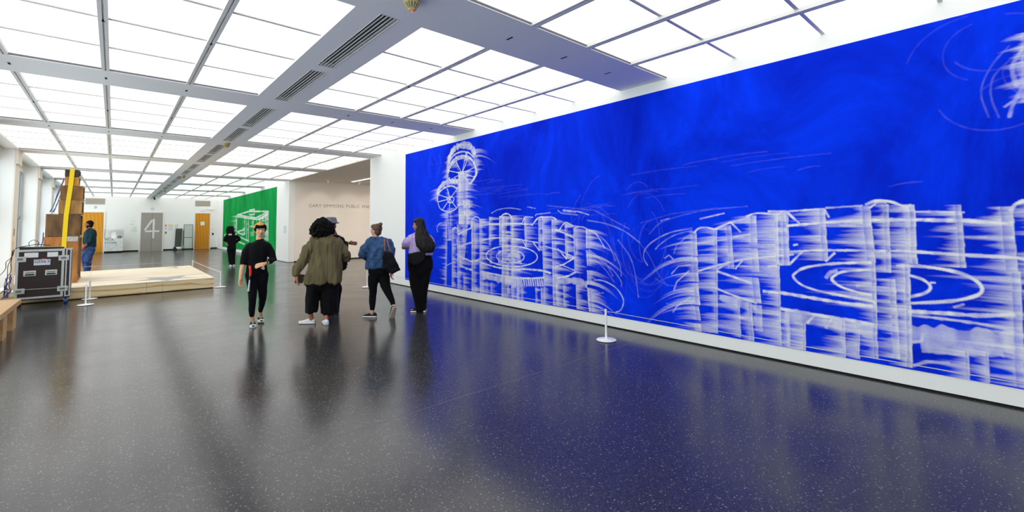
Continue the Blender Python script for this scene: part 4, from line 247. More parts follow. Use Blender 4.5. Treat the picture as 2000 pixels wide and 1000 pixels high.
# glazing: bars and luminous panels
cols=[(XL,-1.02),(-1.02,-.14),(-.14,.745),(.745,1.61),(2.30,3.17),(3.17,4.05),(4.05,4.93),(4.93,XR)]
pm={}
stuff=MB()
for k,y in enumerate([BM[0]-4.511]+BM):
    y0=y+BW; y1=min(y+4.511,YB); 
    if y0<YN: y0=YN
    if y1-y0<.3: continue
    last=y1==YB and y+4.511>YB
    for x in (-1.02,-.14,.745,3.17,4.05,4.93):
        MB().box((x-.038,y0,H-.0),(x-.007,y1,H+.04)).box((x+.007,y0,H-.0),(x+.038,y1,H+.04)).box((x-.007,y0,H+.018),(x+.007,y1,H+.03)).build('glazing_bar',M_bar,ce)
        if y1>5: MB().cyl((x,(y0+y1)/2,H-.006),.012,.02,8).build('bar_clip',M_dark,ce)
    n=4; st=(4.511-BW)/n; ys=[y0+st*i for i in range(n)]
    ys=[q for q in ys if q<y1-.1]
    for j,q in enumerate(ys):
        q1=min(q+st,y1)
        if j:
            for a,b in ((XL,1.61),(2.30,XR)): MB().box((a,q-.018,H+.029),(b,q+.018,H+.0395)).build('glazing_bar',M_bar,ce)
        for c in cols:
            key=(round(c[1]-c[0],3),round(q1-q,3))
            if y<-4: stuff.box((c[0],q,H+.04),(c[1],q1,H+.06)); continue
            if key not in pm: pm[key]=MB().box((0,0,0),(c[1]-c[0],q1-q,.02)).mesh('light_panel',M_panel)
            link('light_panel',pm[key],ce,loc=(c[0],q,H+.04))
stuff.build('light_panels_behind_camera',M_panel,ce,kind='stuff')
# walls
wr=struct('wall_right',MB().box((XR,YN,.018),(XR+.25,12.98,H+.1)),M_wall)
MB().box((XR+.015,YN,0),(XR+.24,12.96,.018)).build('shadow_gap',M_dark,wr)
wg=struct('wall_right_far',MB().box((XR,21.4,.018),(XR+.25,YB,H+.1)),M_wall)
MB().box((XR+.01,21.42,0),(XR+.24,YB,.018)).build('shadow_gap',M_dark,wg)
wb=struct('wall_back',MB().box((-2.35,YB,0),(XR+.25,YB+.15,H+.1)),M_wall)
struct('wall_near',MB().box((-2.35,YN-.15,0),(XR+.25,YN,H+.1)),M_wall)
ws=struct('wall_side_room_back',MB().box((XR+.25,21.4,.05),(12.2,21.6,H)),M_cream)
MB().box((XR+.25,21.42,0),(12.2,21.58,.05)).build('dark_skirting',M_dark,ws)
struct('wall_side_room_right',MB().box((12.0,12.7,0),(12.2,21.4,H)),M_cream)
struct('wall_side_room_front',MB().box((XR+.25,12.73,0),(12.2,12.98,H)),M_cream)
struct('ceiling_side_room',MB().box((XR,12.98,H),(12.2,21.6,H+.2)),mat('side_room_ceiling','DDD0C4',.8))
for x0,x1 in ((-.45,1.30),(2.58,4.32),(5.32,5.77)):
    struct('baseboard_back',MB().box((x0+.02,YB-.012,0),(x1-.02,YB,.09)),M_dark)
# left wall: ledge, header, piers, windows
wl=struct('wall_left',MB().box((-2.45,YN,0),(-1.9,YB,.16)),M_wall)
MB().box((-2.10,YN,H),(XL,YB,H+.3)).build('soffit',M_wall,wl); MB().box((-2.45,YN,H-.22),(-2.25,YB,H+.3)).build('header',M_wall,wl)
MB().box((-2.25,YN,H+.12),(-2.10,YB,H+.3)).build('blind_pocket',M_wall,wl)
M_pier=mat('pier_cream_paint','EDE6DA',.6)
wi=0
for k,y in enumerate(BM):
    y0=y; y1=min(y+BW-.04,YB)
    if y1-y0<.2: continue
    MB().box((-2.45,y0,.16),(-1.93,y1,H+.3)).build('pier',M_wall,wl)
    MB().box((-1.93,y0-.0,.16),(-1.905,y1,H-.36)).box((-1.93,y0+.03,H-.36),(XL,y1,H)).build('pier_cladding',M_pier,wl)
    MB().box((-1.93,y0-.02,H-.375),(-1.862,y1,H-.35)).build('pier_ledge',M_pier,wl)
    e=min(y+4.511,YB)
    if e-y1<.5: continue
    wi+=1
    w=struct('window_%d'%wi,MB().box((-2.33,y1,.16),(-2.25,e,.24)).box((-2.33,y1,H-.3),(-2.25,e,H-.22)).box((-2.32,y1+.06,1.93),(-2.26,e-.06,1.99)).box((-2.33,y1,.24),(-2.25,y1+.06,H-.3)).box((-2.33,e-.06,.24),(-2.25,e,H-.3)).box((-2.325,(y1+e)/2-.03,.24),(-2.255,(y1+e)/2+.03,H-.3)),mat('window_frame_grey','9FA5A8',.5))
    for a,b in ((y1+.06,(y1+e)/2-.03),((y1+e)/2+.03,e-.06)):
        for z0,z1 in ((.24,1.93),(1.99,H-.3)): MB().box((-2.295,a,z0),(-2.285,b,z1)).build('pane',M_glass,w)
# things on pier
t=thing('wall_switch','narrow dark slot plate with cream box below on the nearest left pier','switch',(-1.905,17.05,1.3))
MB().box((0,-.03,.12),(.006,.03,.3)).build('slot_plate',mat('dark_grey_metal','4A4A48',.4),t); MB().box((0,-.05,-.25),(.02,.05,-.02)).build('cream_box',M_pier,t)
# back wall doors
M_door=wood('orange_maple_veneer','DA941E','CC8414',(2.5,1.2,.2),1.5,.35,1.4)
M_frame=mat('white_door_frame','EDEDEA',.4)
def door(n,x0,x1,z,swap=False):
    t=struct('door_%d'%n,MB().box((x0-.07,YB-.04,0),(x0,YB,z+.07)).box((x1,YB-.04,0),(x1+.07,YB,z+.07)).box((x0,YB-.04,z),(x1,YB,z+.07)),M_frame); return t
d1=door(1,-1.62,-.50,2.6); MB().box((-1.62,YB-.02,.01),(-.50,YB,2.6)).build('door_leaf',M_door,d1)
d3=door(3,4.38,5.26,2.58); lf=MB().box((4.38,YB-.02,.01),(5.26,YB,2.58)).build('door_leaf',M_door,d3)
MB().tube([(5.17,YB-.02,1.05),(5.17,YB-.07,1.05),(5.08,YB-.075,1.05)],.011,8).build('handle',M_steel,lf); MB().box((4.70,YB-.026,1.72),(4.94,YB-.02,1.98)).build('paper_notice',M_white,lf)
d2=door(2,1.37,2.53,2.6)
for a,b in ((1.37,1.945),(1.955,2.53)): MB().box((a,YB-.012,.01),(b,YB,2.6)).build('elevator_leaf',M_steel,d2)
MB().box((1.945,YB-.006,.01),(1.955,YB,2.6)).build('leaf_gap',M_dark,d2)
M_num=mat('white_vinyl','E4E4E2',.5)
g4=MB(); yy=YB-.012
g4.box((1.985,yy-.003,.86),(2.095,yy,2.18)); g4.box((1.60,yy-.004,1.28),(1.984,yy,1.40)).box((2.096,yy-.004,1.28),(2.36,yy,1.40))
g4.prism([(1.53,1.44),(1.61,1.38),(1.99,2.05),(1.94,2.13),(1.88,2.08)],yy-.003,yy,1)
g4.build('numeral_four',M_num,d2)
def grille(x0,x1,z0,z1,lab):
    t=thing('wall_vent',lab,'vent',((x0+x1)/2,YB,(z0+z1)/2)); w=(x1-x0)/2; h=(z1-z0)/2
    MB().box((-w-.03,-.015,-h-.03),(w+.03,0,h+.03)).build('frame',M_frame,t)
    m=mat('vent_grille_taupe','A39C8E',.6); MB().box((-w,-.019,-h),(w,-.015,h)).build('mesh_panel',m,t)
    for i in range(int(2*w/.05)):
        x=-w+.025+i*.05; MB().box((x-.008,-.026,-h),(x+.008,-.019,h)).build('slat',mat('vent_slat_light','BDB6A8',.6),t)
grille(-1.41,-.48,3.12,3.50,'taupe wall air grille above the left orange door'); grille(4.35,5.26,3.10,3.50,'taupe wall air grille above the right orange door')
t=thing('exit_sign','small white exit sign box above the right orange door','sign',(4.83,YB,2.86)); MB().box((-.17,-.06,-.11),(.17,0,.11)).build('housing',M_white,t,bevel=.01)
t=thing('emergency_light','twin-headed cream emergency light above the right orange door','light',(5.32,YB,2.86)); MB().box((-.13,-.07,-.05),(.13,0,.05)).build('housing',M_pier,t,bevel=.01)
for sx in (-1,1): MB().ell((sx*.18,-.07,.02),(.05,.04,.05)).build('lamp_head',M_white,t,smooth=True)
t=thing('elevator_indicator','small diamond-shaped floor indicator above the steel elevator doors','indicator',(1.95,YB,2.86)); MB().prism([(-.09,0),(0,-.09),(.09,0),(0,.09)],-.012,0,1).build('plate',M_steel,t); MB().prism([(-.06,0),(0,-.06),(.06,0),(0,.06)],-.016,-.012,1).build('display',M_white,t)
t=thing('elevator_call_plate','small dark diamond call button plate right of the elevator','button',(2.72,YB,1.22)); MB().prism([(-.06,0),(0,-.1),(.06,0),(0,.1)],-.012,0,1).build('plate',mat('bronze','6A6258',.4,.6),t); MB().cyl((0,-.014,0),.012,.002,8).build('call_button',M_white,t)
for nm,x0,x1,z0,z1,c,lab in (('notice',2.66,2.76,1.67,1.77,'C87078','small red notice right of the elevator'),('notice',2.66,2.78,1.46,1.6,'D9D6D0','small pale notice under the red one by the elevator'),('notice',2.83,3.10,1.70,1.78,'F0DC28','narrow bright yellow notice right of the elevator'),('notice',2.83,3.10,1.38,1.68,'DEDFE4','pale printed sheet below the yellow notice'),('notice',3.22,3.42,1.55,1.80,'DCDCD8','pale printed sheet above the leaning dark green panel')):
    tag(MB().box((x0,YB-.004,z0),(x1,YB,z1)).build(nm,mat('paper_'+c,c,.8)),lab,'notice')
t=thing('light_switch','small cream switch plate beside the right orange door','switch',(5.47,YB,1.42)); MB().box((-.05,-.01,-.07),(.05,0,.07)).build('plate',M_pier,t); MB().box((-.015,-.016,-.03),(.015,-.01,.03)).build('toggle',M_white,t)
t=thing('card_reader','small black card reader beside the right orange door','reader',(5.47,YB,1.08)); MB().box((-.05,-.03,-.08),(.05,0,.08)).build('housing',M_blk,t,bevel=.006); MB().cyl((0,-.034,.03),.006,.004,8).build('indicator',M_white,t)
t=thing('alarm_strobe','small grey fire alarm strobe above the left orange door','alarm',(-.93,YB,2.93)); MB().box((-.05,-.03,-.06),(.05,0,.06)).build('housing',mat('grey_plastic','8E8C88',.5),t); MB().box((-.03,-.04,-.03),(.03,-.03,.03)).build('lens',M_white,t)
# faint wall directory
M_faint=mat('faint_grey_vinyl','C4C3BE',.7)
t=thing('wall_directory','faint pale grey printed directory on the wall left of the elevator','lettering',(.95,YB,1.5))
for i,(z,w,x) in enumerate([(.52,.26,-.12),(.33,.2,-.12),(.3,.12,-.12),(.12,.18,0),(.06,.22,0),(-.02,.2,0),(-.08,.3,-.1),(-.14,.36,-.1),(-.2,.2,0)]): MB().box((x,-.002,z),(x+w,0,z+.018)).build('text_line',M_faint,t)
# showcase
t=thing('display_case','white display cabinet with glass top standing by the left orange door','display case',(.015,38.9,0))
M_cab=mat('white_laminate','E9EAE8',.4)
MB().box((-.455,-.25,.10),(.455,.25,.93)).build('cabinet',M_cab,t,bevel=.004); MB().box((-.42,-.22,.055),(.42,.22,.10)).build('plinth',M_blk,t)
for sx in (-1,1):
    for sy in (-1,1): MB().tube([(sx*.38-.015,sy*.18,.03),(sx*.38+.015,sy*.18,.03)],.03,10).build('castor',M_blk,t)
gm=glass(); gm.name='case_glass'; gm.node_tree.nodes['Transparent BSDF'].inputs[0].default_value=(.995,1,1,1)
MB().box((-.455,-.25,.93),(.455,-.242,1.47)).box((-.455,.242,.93),(.455,.25,1.47)).box((-.455,-.242,.93),(-.447,.242,1.47)).box((.447,-.242,.93),(.455,.242,1.47)).box((-.455,-.25,1.462),(.455,.25,1.47)).build('glass_top',gm,t)
M_ge=mat('green_glass_edge','7FA69C',.3)
e=MB()
for a,b in (((-.46,-.256,.93),(-.448,-.25,1.475)),((.448,-.256,.93),(.46,-.25,1.475)),((-.46,-.256,1.463),(.46,-.25,1.475))): e.box(a,b)
e.build('glass_edge',M_ge,t)
M_line=mat('grey_line_print','8A8C8A',.6); e=MB()
def seg(x0,z0,x1,z1,w=.003):
    d=np.array([x1-x0,z1-z0]); d/=np.linalg.norm(d); n=np.array([-d[1],d[0]])*w
    e.prism([(x0-n[0],z0-n[1]),(x1-n[0],z1-n[1]),(x1+n[0],z1+n[1]),(x0+n[0],z0+n[1])],-.253,-.25,1)
for q in ((-.44,.5,-.2,.12),(-.44,.2,.1,.55),(.1,.55,.44,.28),(-.2,.12,.44,.72),(.0,.88,.25,.12),(-.44,.35,-.1,.6),(.2,.88,.44,.62),(-.3,.12,.05,.35),(-.42,.55,-.05,.12)): seg(*q)
e.build('printed_lines',M_line,t)
text('letter','MCA\nSTORE',.2,mat('dark_lettering','5A5A58',.6),t,(-.43,-.255,.77),(PI/2,0,0),.001,space=1.0,split=True)
tag(MB().box((-.42,38.78,.931),(-.12,38.98,.95)).build('book',M_blk,bevel=.003),'flat black book lying left inside the glass case','book')
tag(MB().box((-.1,38.95,.931),(.12,38.97,1.32)).build('print',M_white),'white upright print standing inside the glass case','print')
t=thing('cap','black baseball cap with white badge inside the glass case','cap',(.3,38.84,.932)); MB().ell((0,0,.04),(.1,.12,.11),m=8).build('crown',M_blk,t,smooth=True); MB().ell((0,-.1,.02),(.11,.1,.015)).build('brim',M_blk,t,smooth=True); MB().box((-.04,-.125,.05),(.04,-.11,.09)).build('badge',M_white,t)
# stands right of elevator
t=thing('chalk_panel','tall dark green panel leaning against the wall right of the elevator','panel',(3.42,YB-.06,0)); MB().prism([(-.2,.02),(.16,.02),(.22,1.5),(-.16,1.5)],-.03,0,1).build('board',mat('dark_green_slate','4E5A50',.6,var=.3,vs=(3,3,12)),t)
for i in range(6): MB().box((-.17,-.034,.25+i*.2),(.18,-.03,.258+i*.2)).build('groove',mat('groove_grey','39443C',.7),t)
t=thing('sign_stand','black framed silver sign holder on a wide foot right of the elevator','sign stand',(3.95,38.95,0))
M_bf=mat('black_frame_metal','1C211F',.4,.3); M_sil=mat('silver_board','C9D0CC',.35)
MB().box((-.30,-.02,0),(.33,.3,.04)).build('foot',M_bf,t)
MB().box((-.26,-.01,.04),(-.235,.015,1.78)).box((.235,-.01,.04),(.26,.015,1.78)).box((-.235,-.01,1.755),(.235,.015,1.78)).box((-.235,-.01,.86),(.235,.015,.89)).build('frame',M_bf,t)
MB().box((-.235,-.006,.89),(.235,.006,1.755)).build('board',M_sil,t); MB().box((-.235,-.004,.1),(.235,.004,.86)).build('board',M_sil,t)
MB().box((-.30,-.014,.3),(-.27,.0,1.4)).build('side_panel',M_bf,t)
t=thing('floor_roll','white roll with black end wedge lying at the foot of the green panel','roll',(3.35,38.75,0)); MB().prism([(-.30,0),(.0,0),(-.1,.22),(-.2,.26)],-.12,.12,1).build('wedge',M_blk,t); MB().tube([(-.12,0,.12),(.22,0,.12)],.118,14).build('roll',mat('white_vinyl_roll','D8DAD4',.5),t,smooth=True)
t=thing('security_camera','small black security camera at the far end of the ceiling spine','camera',(1.98,38.6,H)); MB().cyl((0,0,-.04),.05,.04,14).build('mount',M_blk,t); MB().tube([(0,0,-.05),(.02,-.12,-.14)],.045,10).build('camera_body',M_blk,t)
# side room
t=thing('wall_lettering','thin dark capital lettering of the exhibition title on the cream wall','lettering',(6.60,21.4,2.45)); 
text('letter','GARY SIMMONS: PUBLIC ENEMY',.216,mat('dark_bronze_vinyl','6A5E50',.5),t,(0,-.001,0),(PI/2,0,0),.001,space=1.03,bold=-.002,split=True)
t=thing('wall_text','very faint printed text columns under the exhibition title','lettering',(6.6,21.4,1.2))
M_vf=mat('faint_beige_vinyl','EBE1D6',.75)
for cx in (0,1.25,2.45):
    for i in range(12): MB().box((cx+.02,-.0015,.98-.07*i),(cx+1.05-.1*((i*7)%3),0,.995-.07*i)).build('text_line',M_vf,t)
tag(MB().box((XR-.012,21.75,1.28),(XR,22.1,1.62)).build('wall_label',mat('pale_grey_card','D6DAD8',.6)),'pale grey label card on the white wall right of the green mural','label')
t=thing('linear_lamp','bright linear ceiling lamp in the side room beyond the opening','lamp',(8.1,18.9,H)); MB().box((-.05,-1.3,-.03),(.05,1.25,0)).build('housing',M_white,t); MB().box((-.04,-1.28,-.036),(.04,1.23,-.03)).build('tube',mat('lamp_white','FFFFFF',.5,emit=5),t)
for i,x in enumerate((7.0,8.4,9.6)):
    L=bpy.data.lights.new('side_room_spot','SPOT'); L.energy=14; L.spot_size=1.25; L.spot_blend=.6; L.color=(1,.9,.78); L.shadow_soft_size=.05
    lo=bpy.data.objects.new('side_room_spot',L); COL.objects.link(lo); lo.location=(x,20.1,H-.14); lo.rotation_euler=(Vector((0,1.3,-1.3))).to_track_quat('-Z','Y').to_euler()
    t=thing('spotlight','small white ceiling spotlight aimed at the title wall, %s'%(['nearest the green wall','middle one','farthest right'][i]),'spotlight',(x,20.05,H)); MB().cyl((0,0,-.03),.035,.03,12).build('mount',M_white,t); MB().tube([(0,-.06,-.03),(0,.03,-.12)],.04,12).build('lamp_head',M_white,t)
L=bpy.data.lights.new('side_room_fill','AREA'); L.energy=210; L.size=2.5; L.color=(1,.92,.84); lo=bpy.data.objects.new('side_room_fill',L); COL.objects.link(lo); lo.location=(9.2,17,H-.05)  # added fill with no fixture of its own, brightens the side room wall
# ---------------- murals ----------------
def noise1(n,step):
    m=int(n/step)+3; k=rng.random(m); x=np.arange(n)/step; i=x.astype(int); f=x-i; f=f*f*(3-2*f); return k[i]*(1-f)+k[i+1]*f
def paint(Ym,Yn,Z0,Z1,res,lines,bars,seed,xs=1.0):
    w=int((Ym-Yn)*res*xs); h=int((Z1-Z0)*res); A=np.zeros(h*w,np.float32); B=np.zeros(h*w,np.float32)
    def put(T,Y,Z,val):
        i=((Ym-Y)*res*xs).astype(int); j=((Z-Z0)*res).astype(int); ok=(i>=0)&(i<w)&(j>=0)&(j<h)
        np.maximum.at(T,j[ok]*w+i[ok],np.broadcast_to(val,Y.shape)[ok].astype(np.float32))
    for pts,wd,al in lines:
        P=np.array(pts); 
        # smooth polyline (Catmull-Rom) when more than two points
        if len(P)>3:
            Q=[]
            E=np.vstack([2*P[0]-P[1],P,2*P[-1]-P[-2]])
            for a in range(len(P)-1):
                p0,p1,p2,p3=E[a:a+4]
                for t in np.linspace(0,1,8,endpoint=False): Q.append(.5*((2*p1)+(-p0+p2)*t+(2*p0-5*p1+4*p2-p3)*t*t+(-p0+3*p1-3*p2+p3)*t**3))
            P=np.array(Q+[P[-1]])
        seg=np.diff(P,axis=0); ln=np.hypot(seg[:,0]*xs,seg[:,1]); c=np.r_[0,np.cumsum(ln)]; n=max(int(c[-1]*res*2),4)
        t=np.linspace(0,c[-1],n); Y=np.interp(t,c,P[:,0]); Z=np.interp(t,c,P[:,1])
        dY=np.gradient(Y); dZ=np.gradient(Z); q=np.hypot(dY,dZ)+1e-9; nY,nZ=-dZ/q,dY/q
        wd=wd*(.72 if wd<.06 else 1); al=al*(.6 if wd<.013 else 1); wv=wd*(.7+.6*noise1(n,26)); k=max(int(wd*res*2.4),3)
        al_t=al*(.55+.6*noise1(n,22)); 
        for o in np.linspace(-.5,.5,k):
            e=1-abs(o)*.5; gr=.75+.45*noise1(n,5) if wd>.09 else 1
            put(A,Y+nY*wv*o,Z+nZ*wv*o,np.clip(al_t*e*gr,0,.97))
    for a,b,wd,l,side,droop,al,pw in bars:
        n=max(int(abs(a[1]-b[1])*res*2.2),6); t=np.linspace(0,1,n)
        Y=a[0]+(b[0]-a[0])*t+.006*(noise1(n,30)-.5); Z=a[1]+(b[1]-a[1])*t
        n2=.65*noise1(n,19)+.35*noise1(n,6); n3=noise1(n,60)
        sp=np.clip(n2*1.2,0,1)**2.3
        core=np.clip(al*(.22+1.0*n2),0,.95)
        k=max(int(wd*res*1.6),2)
        for o in np.linspace(-.5,.5,k):
            # crisp edge on the side away from the smear
            fall=np.clip(1-.55*(o*side+.5),.2,1); put(A,Y+o*wd,Z,core*fall*(.8+.3*noise1(n,7)))
        put(A,Y-side*wd*.5,Z,np.clip(al*(.7+.4*n3),0,.97)); 
        if l<=0: continue
        Ls=l*(.08+1.7*sp)*(.45+1.0*n3); st=max(int(l*res*1.5),6)
        inten=al*(.18+1.0*n2)
        for s in np.linspace(0,1,st):
            d=Ls*s; v=inten*np.clip(1-s,0,1)**1.15
            put(B,Y+side*(wd*.5+d),Z-droop*d*d+.0*d,np.clip(v,0,.92))
    A=A.reshape(h,w); B=B.reshape(h,w)
    # streak grain along the wipe direction
    g=rng.random((h,w)).astype(np.float32); c=np.cumsum(g,1); kx=28; g=(c[:,kx:]-c[:,:-kx])/kx; g=np.pad(g,((0,0),(kx//2,kx-kx//2)),mode='edge'); g=(g-g.mean())/g.std()
    B=np.clip(B*(.86+.17*g),0,1)
    B=(B+np.roll(B,1,0)+np.roll(B,-1,0)+np.roll(B,1,1)+np.roll(B,-1,1))/5
    A2=(A*2+np.roll(A,1,0)+np.roll(A,-1,0)+np.roll(A,1,1)+np.roll(A,-1,1))/6
    return 1-(1-B)*(1-A2)
def mural_mat(name,mask,ca,cb,cw,vs):
    h,w=mask.shape; im=bpy.data.images.new(name,w,h); im.colorspace_settings.name='Non-Color'
    px=np.ones((h,w,4),np.float32); px[...,:3]=mask[...,None]; im.pixels.foreach_set(px.ravel()); im.update(); im.pack()
    m=bpy.data.materials.new(name); m.use_nodes=True; nt=m.node_tree; b=nt.nodes['Principled BSDF']; N=nt.nodes.new; K=nt.links.new
    tc=N('ShaderNodeTexCoord'); ti=N('ShaderNodeTexImage'); ti.image=im; ti.interpolation='Cubic'; ti.extension='EXTEND'; K(tc.outputs['UV'],ti.inputs[0])
    mp=N('ShaderNodeMapping'); mp.inputs['Scale'].default_value=vs; K(tc.outputs['Object'],mp.inputs[0])
    n=N('ShaderNodeTexNoise'); n.inputs['Scale'].default_value=1; n.inputs['Detail'].default_value=10; n.inputs['Roughness'].default_value=.7; n.inputs['Distortion'].default_value=.7; K(mp.outputs[0],n.inputs[0])
    r=N('ShaderNodeValToRGB'); r.color_ramp.elements[0].position=.36; r.color_ramp.elements[1].position=.66; r.color_ramp.elements[0].color=lin(ca); r.color_ramp.elements[1].color=lin(cb); K(n.outputs[0],r.inputs[0])
    x=N('ShaderNodeMixRGB'); x.inputs[2].default_value=lin(cw); K(ti.outputs[0],x.inputs[0]); K(r.outputs[0],x.inputs[1]); K(x.outputs[0],b.inputs['Base Color'])
    b.inputs['Roughness'].default_value=.9; b.inputs['Specular IOR Level'].default_value=.08
    return m
def mural(name,Ym,Yn,Z0,Z1,m,label):
    me=bpy.data.meshes.new(name); x=XR-.006
    xb=XR-.001; me.from_pydata([(x,Ym,Z0),(x,Yn,Z0),(x,Yn,Z1),(x,Ym,Z1),(xb,Ym,Z0),(xb,Yn,Z0),(xb,Yn,Z1),(xb,Ym,Z1)],[],[(0,3,2,1),(0,1,5,4),(3,7,6,2),(0,4,7,3),(1,2,6,5),(4,5,6,7)])
    uv=me.uv_layers.new(name='UVMap'); C={0:(0,0),1:(1,0),2:(1,1),3:(0,1),4:(0,0),5:(1,0),6:(1,1),7:(0,1)}
    for l in me.loops: uv.data[l.index].uv=C[l.vertex_index]
    me.materials.append(m); return link(name,me,label=label,cat='mural')
YE=-3.0
for cy_,cz_,ry_,rz_,n_ in ((4.55,1.15,.5,.9,16),(3.65,1.35,.45,.75,16),(9.9,1.2,.25,.9,16),(9.3,3.0,.35,.4,8),(.1,2.9,.5,.5,8)):
    for k in range(n_):
        a0=rng.uniform(0,6.28); la=rng.uniform(.8,2.6); s_=rng.uniform(.45,1.1); ccy=cy_+rng.normal()*.12; ccz=cz_+rng.normal()*.16
        PL.append(([(ccy+ry_*s_*math.cos(a0+t*la),ccz+rz_*s_*math.sin(a0+t*la)) for t in np.linspace(0,1,9)],.011,rng.uniform(.03,.12)))
for k in range(40):   # long faint wipe marks above the drawings
    y0_=rng.uniform(.5,8.5); z0_=2.02+.25*math.cos((y0_-7)*1.2)+rng.uniform(-.1,.25); l_=rng.uniform(.2,1.1); PL.append(([(y0_+l_*t,z0_-.05*t*t+.02*t) for t in np.linspace(0,1,6)],.011,rng.uniform(.03,.10)))
mask=paint(10.765,YE,.17,3.475,230,PL,PV,1)
mural('blue_mural',10.765,YE,.17,3.475,mural_mat('blue_mural_paint',mask,'0020C4','003CFF','F2F2EE',(1,.8,.55)),'huge ultramarine blue wall mural with smeared white drawing on the right wall')
gmask=paint(37.3,23.38,.2,3.48,110,GL,GV,2)
mural('green_mural',37.3,23.38,.2,3.48,mural_mat('green_mural_paint',gmask,'00853A','0AA84E','EEF4EE',(1,2.2,.5)),'bright green wall mural with chalky white booth drawing on the far right wall')
t=thing('wall_outlet','white electrical outlet low on the wall under the left end of the blue mural','outlet',(XR,8.09,.07)); MB().box((-.006,-.06,-.04),(0,.06,.04)).build('plate',M_white,t); MB().box((-.009,-.035,-.02),(-.006,.035,.02)).build('socket',M_white,t)
# ---------------- smoke detectors ----------------
M_ivory=mat('aged_ivory_plastic','CDB878',.45)
LB=['large ivory cone smoke detector on the ceiling nearest the camera','ivory smoke detector at the second beam crossing of the ceiling spine','small ivory smoke detector midway down the ceiling spine','tiny ivory smoke detector near the far end of the ceiling spine']
sd=None
for i,y in enumerate((3.50,12.62,21.65,30.66)):
    if sd is None:
        t=sd=thing('smoke_detector',LB[0],'smoke detector',(1.93,y,H),0,'cone smoke detectors on the ceiling spine')
        MB().lathe((0,0,0),[(.072,0),(.074,-.022),(.068,-.026)]).build('base',M_ivory,t,smooth=True); MB().cyl((0,0,-.031),.062,.006).build('gap_ring',M_dark,t)
        MB().lathe((0,0,0),[(.07,-.031),(.073,-.045),(.066,-.05),(.066,-.052)]).build('collar',M_ivory,t,smooth=True)
        MB().lathe((0,0,0),[(.056,-.05),(.028,-.10)]).build('inner_cone',mat('detector_screen','8E8C7C',.6),t)
        for k in range(14):
            a=2*PI*k/14; c,s=math.cos(a),math.sin(a); MB().tube([(.066*c,.066*s,-.05),(.034*c,.034*s,-.102)],.0042,6).build('rib',M_ivory,t)
        MB().lathe((0,0,0),[(.036,-.098),(.034,-.108),(.024,-.116),(.018,-.117)]).build('tip',M_ivory,t,smooth=True); MB().ell((0,0,-.118),(.009,.009,.007)).build('indicator_light',mat('red_led','FF3020',.4,emit=4),t)
    else: dup(sd,(1.98,y,H),LB[i])
# ---------------- stage ----------------
SX0,SX1,SY0,SY1,SZ=-1.6,2.02,14.12,19.15,.27
M_ply=wood('plywood_face','F0DCAC','D8AC66',(.7,.7,2.0),9,.55,1.2,.28,.5,'Z'); M_plytop=mat('plywood_top','F3E8D2',.5,var=.10,vs=(.9,4,1),c2='E6D2AC')
st=thing('wooden_stage','low plywood platform stage with grey star cutouts in its top','stage',((SX0+SX1)/2,SY0,0)); ox,oy=(SX0+SX1)/2,SY0
MB().box((SX0-ox+.02,.02,0),(SX1-ox-.02,SY1-oy-.02,.02)).build('base_frame',M_dark,st)
for a,b in ((SX0,-.45),(-.45,.64),(.64,.95),(.95,SX1)): MB().box((a-ox+.002,0,.018),(b-ox-.002,.018,SZ-.018)).build('front_panel',M_ply,st)
MB().box((SX1-ox-.018,.018,.018),(SX1-ox,SY1-oy,SZ-.018)).build('side_panel',M_ply,st); MB().box((SX0-ox,.018,.018),(SX0-ox+.018,SY1-oy,SZ-.018)).build('side_panel',M_ply,st); MB().box((SX0-ox,SY1-oy-.018,.018),(SX1-ox,SY1-oy,SZ-.018)).build('back_panel',M_ply,st)
for a,b in ((SX0,-.45),(-.45,SX1)):
    for c,d in ((SY0-.006,16.6),(16.604,SY1)): MB().box((a-ox+.001,c-oy,SZ-.018),(b-ox-.001,d-oy,SZ)).build('top_panel',M_plytop,st)
M_star=mat('grey_star','9C9C98',.45)
for s in STARS: MB().prism([(x-ox,max(y,SY0+.02)-oy) for x,y in s],SZ,SZ+.001).build('star',M_star,st)
# ---------------- stanchions and cords ----------------
s0=None
for (x,y),lab in (((5.08,3.82),'white low stanchion on round base in front of the right half of the blue mural'),((-.36,13.93),'white low stanchion touching the stage front beside the black case'),((-.39,12.95),'white low stanchion nearest the camera in front of the stage'),((2.16,14.12),'white low stanchion at the front right corner of the stage'),((2.14,19.6),'white low stanchion behind the back right corner of the stage'),((4.96,11.28),'white low stanchion behind the women near the left end of the blue mural')):
    if s0 is None:
        s0=thing('stanchion',lab,'stanchion',(x,y,0),0,'white low stanchions'); MB().lathe((0,0,0),[(.128,0),(.130,.004),(.13,.006)]).build('rubber_pad',M_blk,s0,smooth=False); MB().lathe((0,0,0),[(.132,.006),(.135,.012),(.13,.017),(.03,.024),(.018,.03)],32).build('base',M_white,s0,smooth=True); MB().cyl((0,0,.02),.0155,.40,16).build('post',M_white,s0,smooth=False); MB().lathe((0,0,0),[(.0155,.42),(.013,.424),(.004,.425)],16).build('cap',M_white,s0)
    else: dup(s0,(x,y,0),lab)
M_cord=mat('grey_elastic_cord','C9C7C4',.5)
def cord(pts,r,m,lab,nm='cord',cat='cord',n=6,group=None):
    P=np.array(pts,float)
    if len(P)>3:
        E=np.vstack([2*P[0]-P[1],P,2*P[-1]-P[-2]]); Q=[]
        for a in range(len(P)-1):
            p0,p1,p2,p3=E[a:a+4]
            for t in (0,.25,.5,.75): Q.append(.5*((2*p1)+(-p0+p2)*t+(2*p0-5*p1+4*p2-p3)*t*t+(-p0+3*p1-3*p2+p3)*t**3))
        P=Q+[P[-1]]
    o=MB().tube(P,r,n).build(nm,m,smooth=True); return tag(o,lab,cat,group)
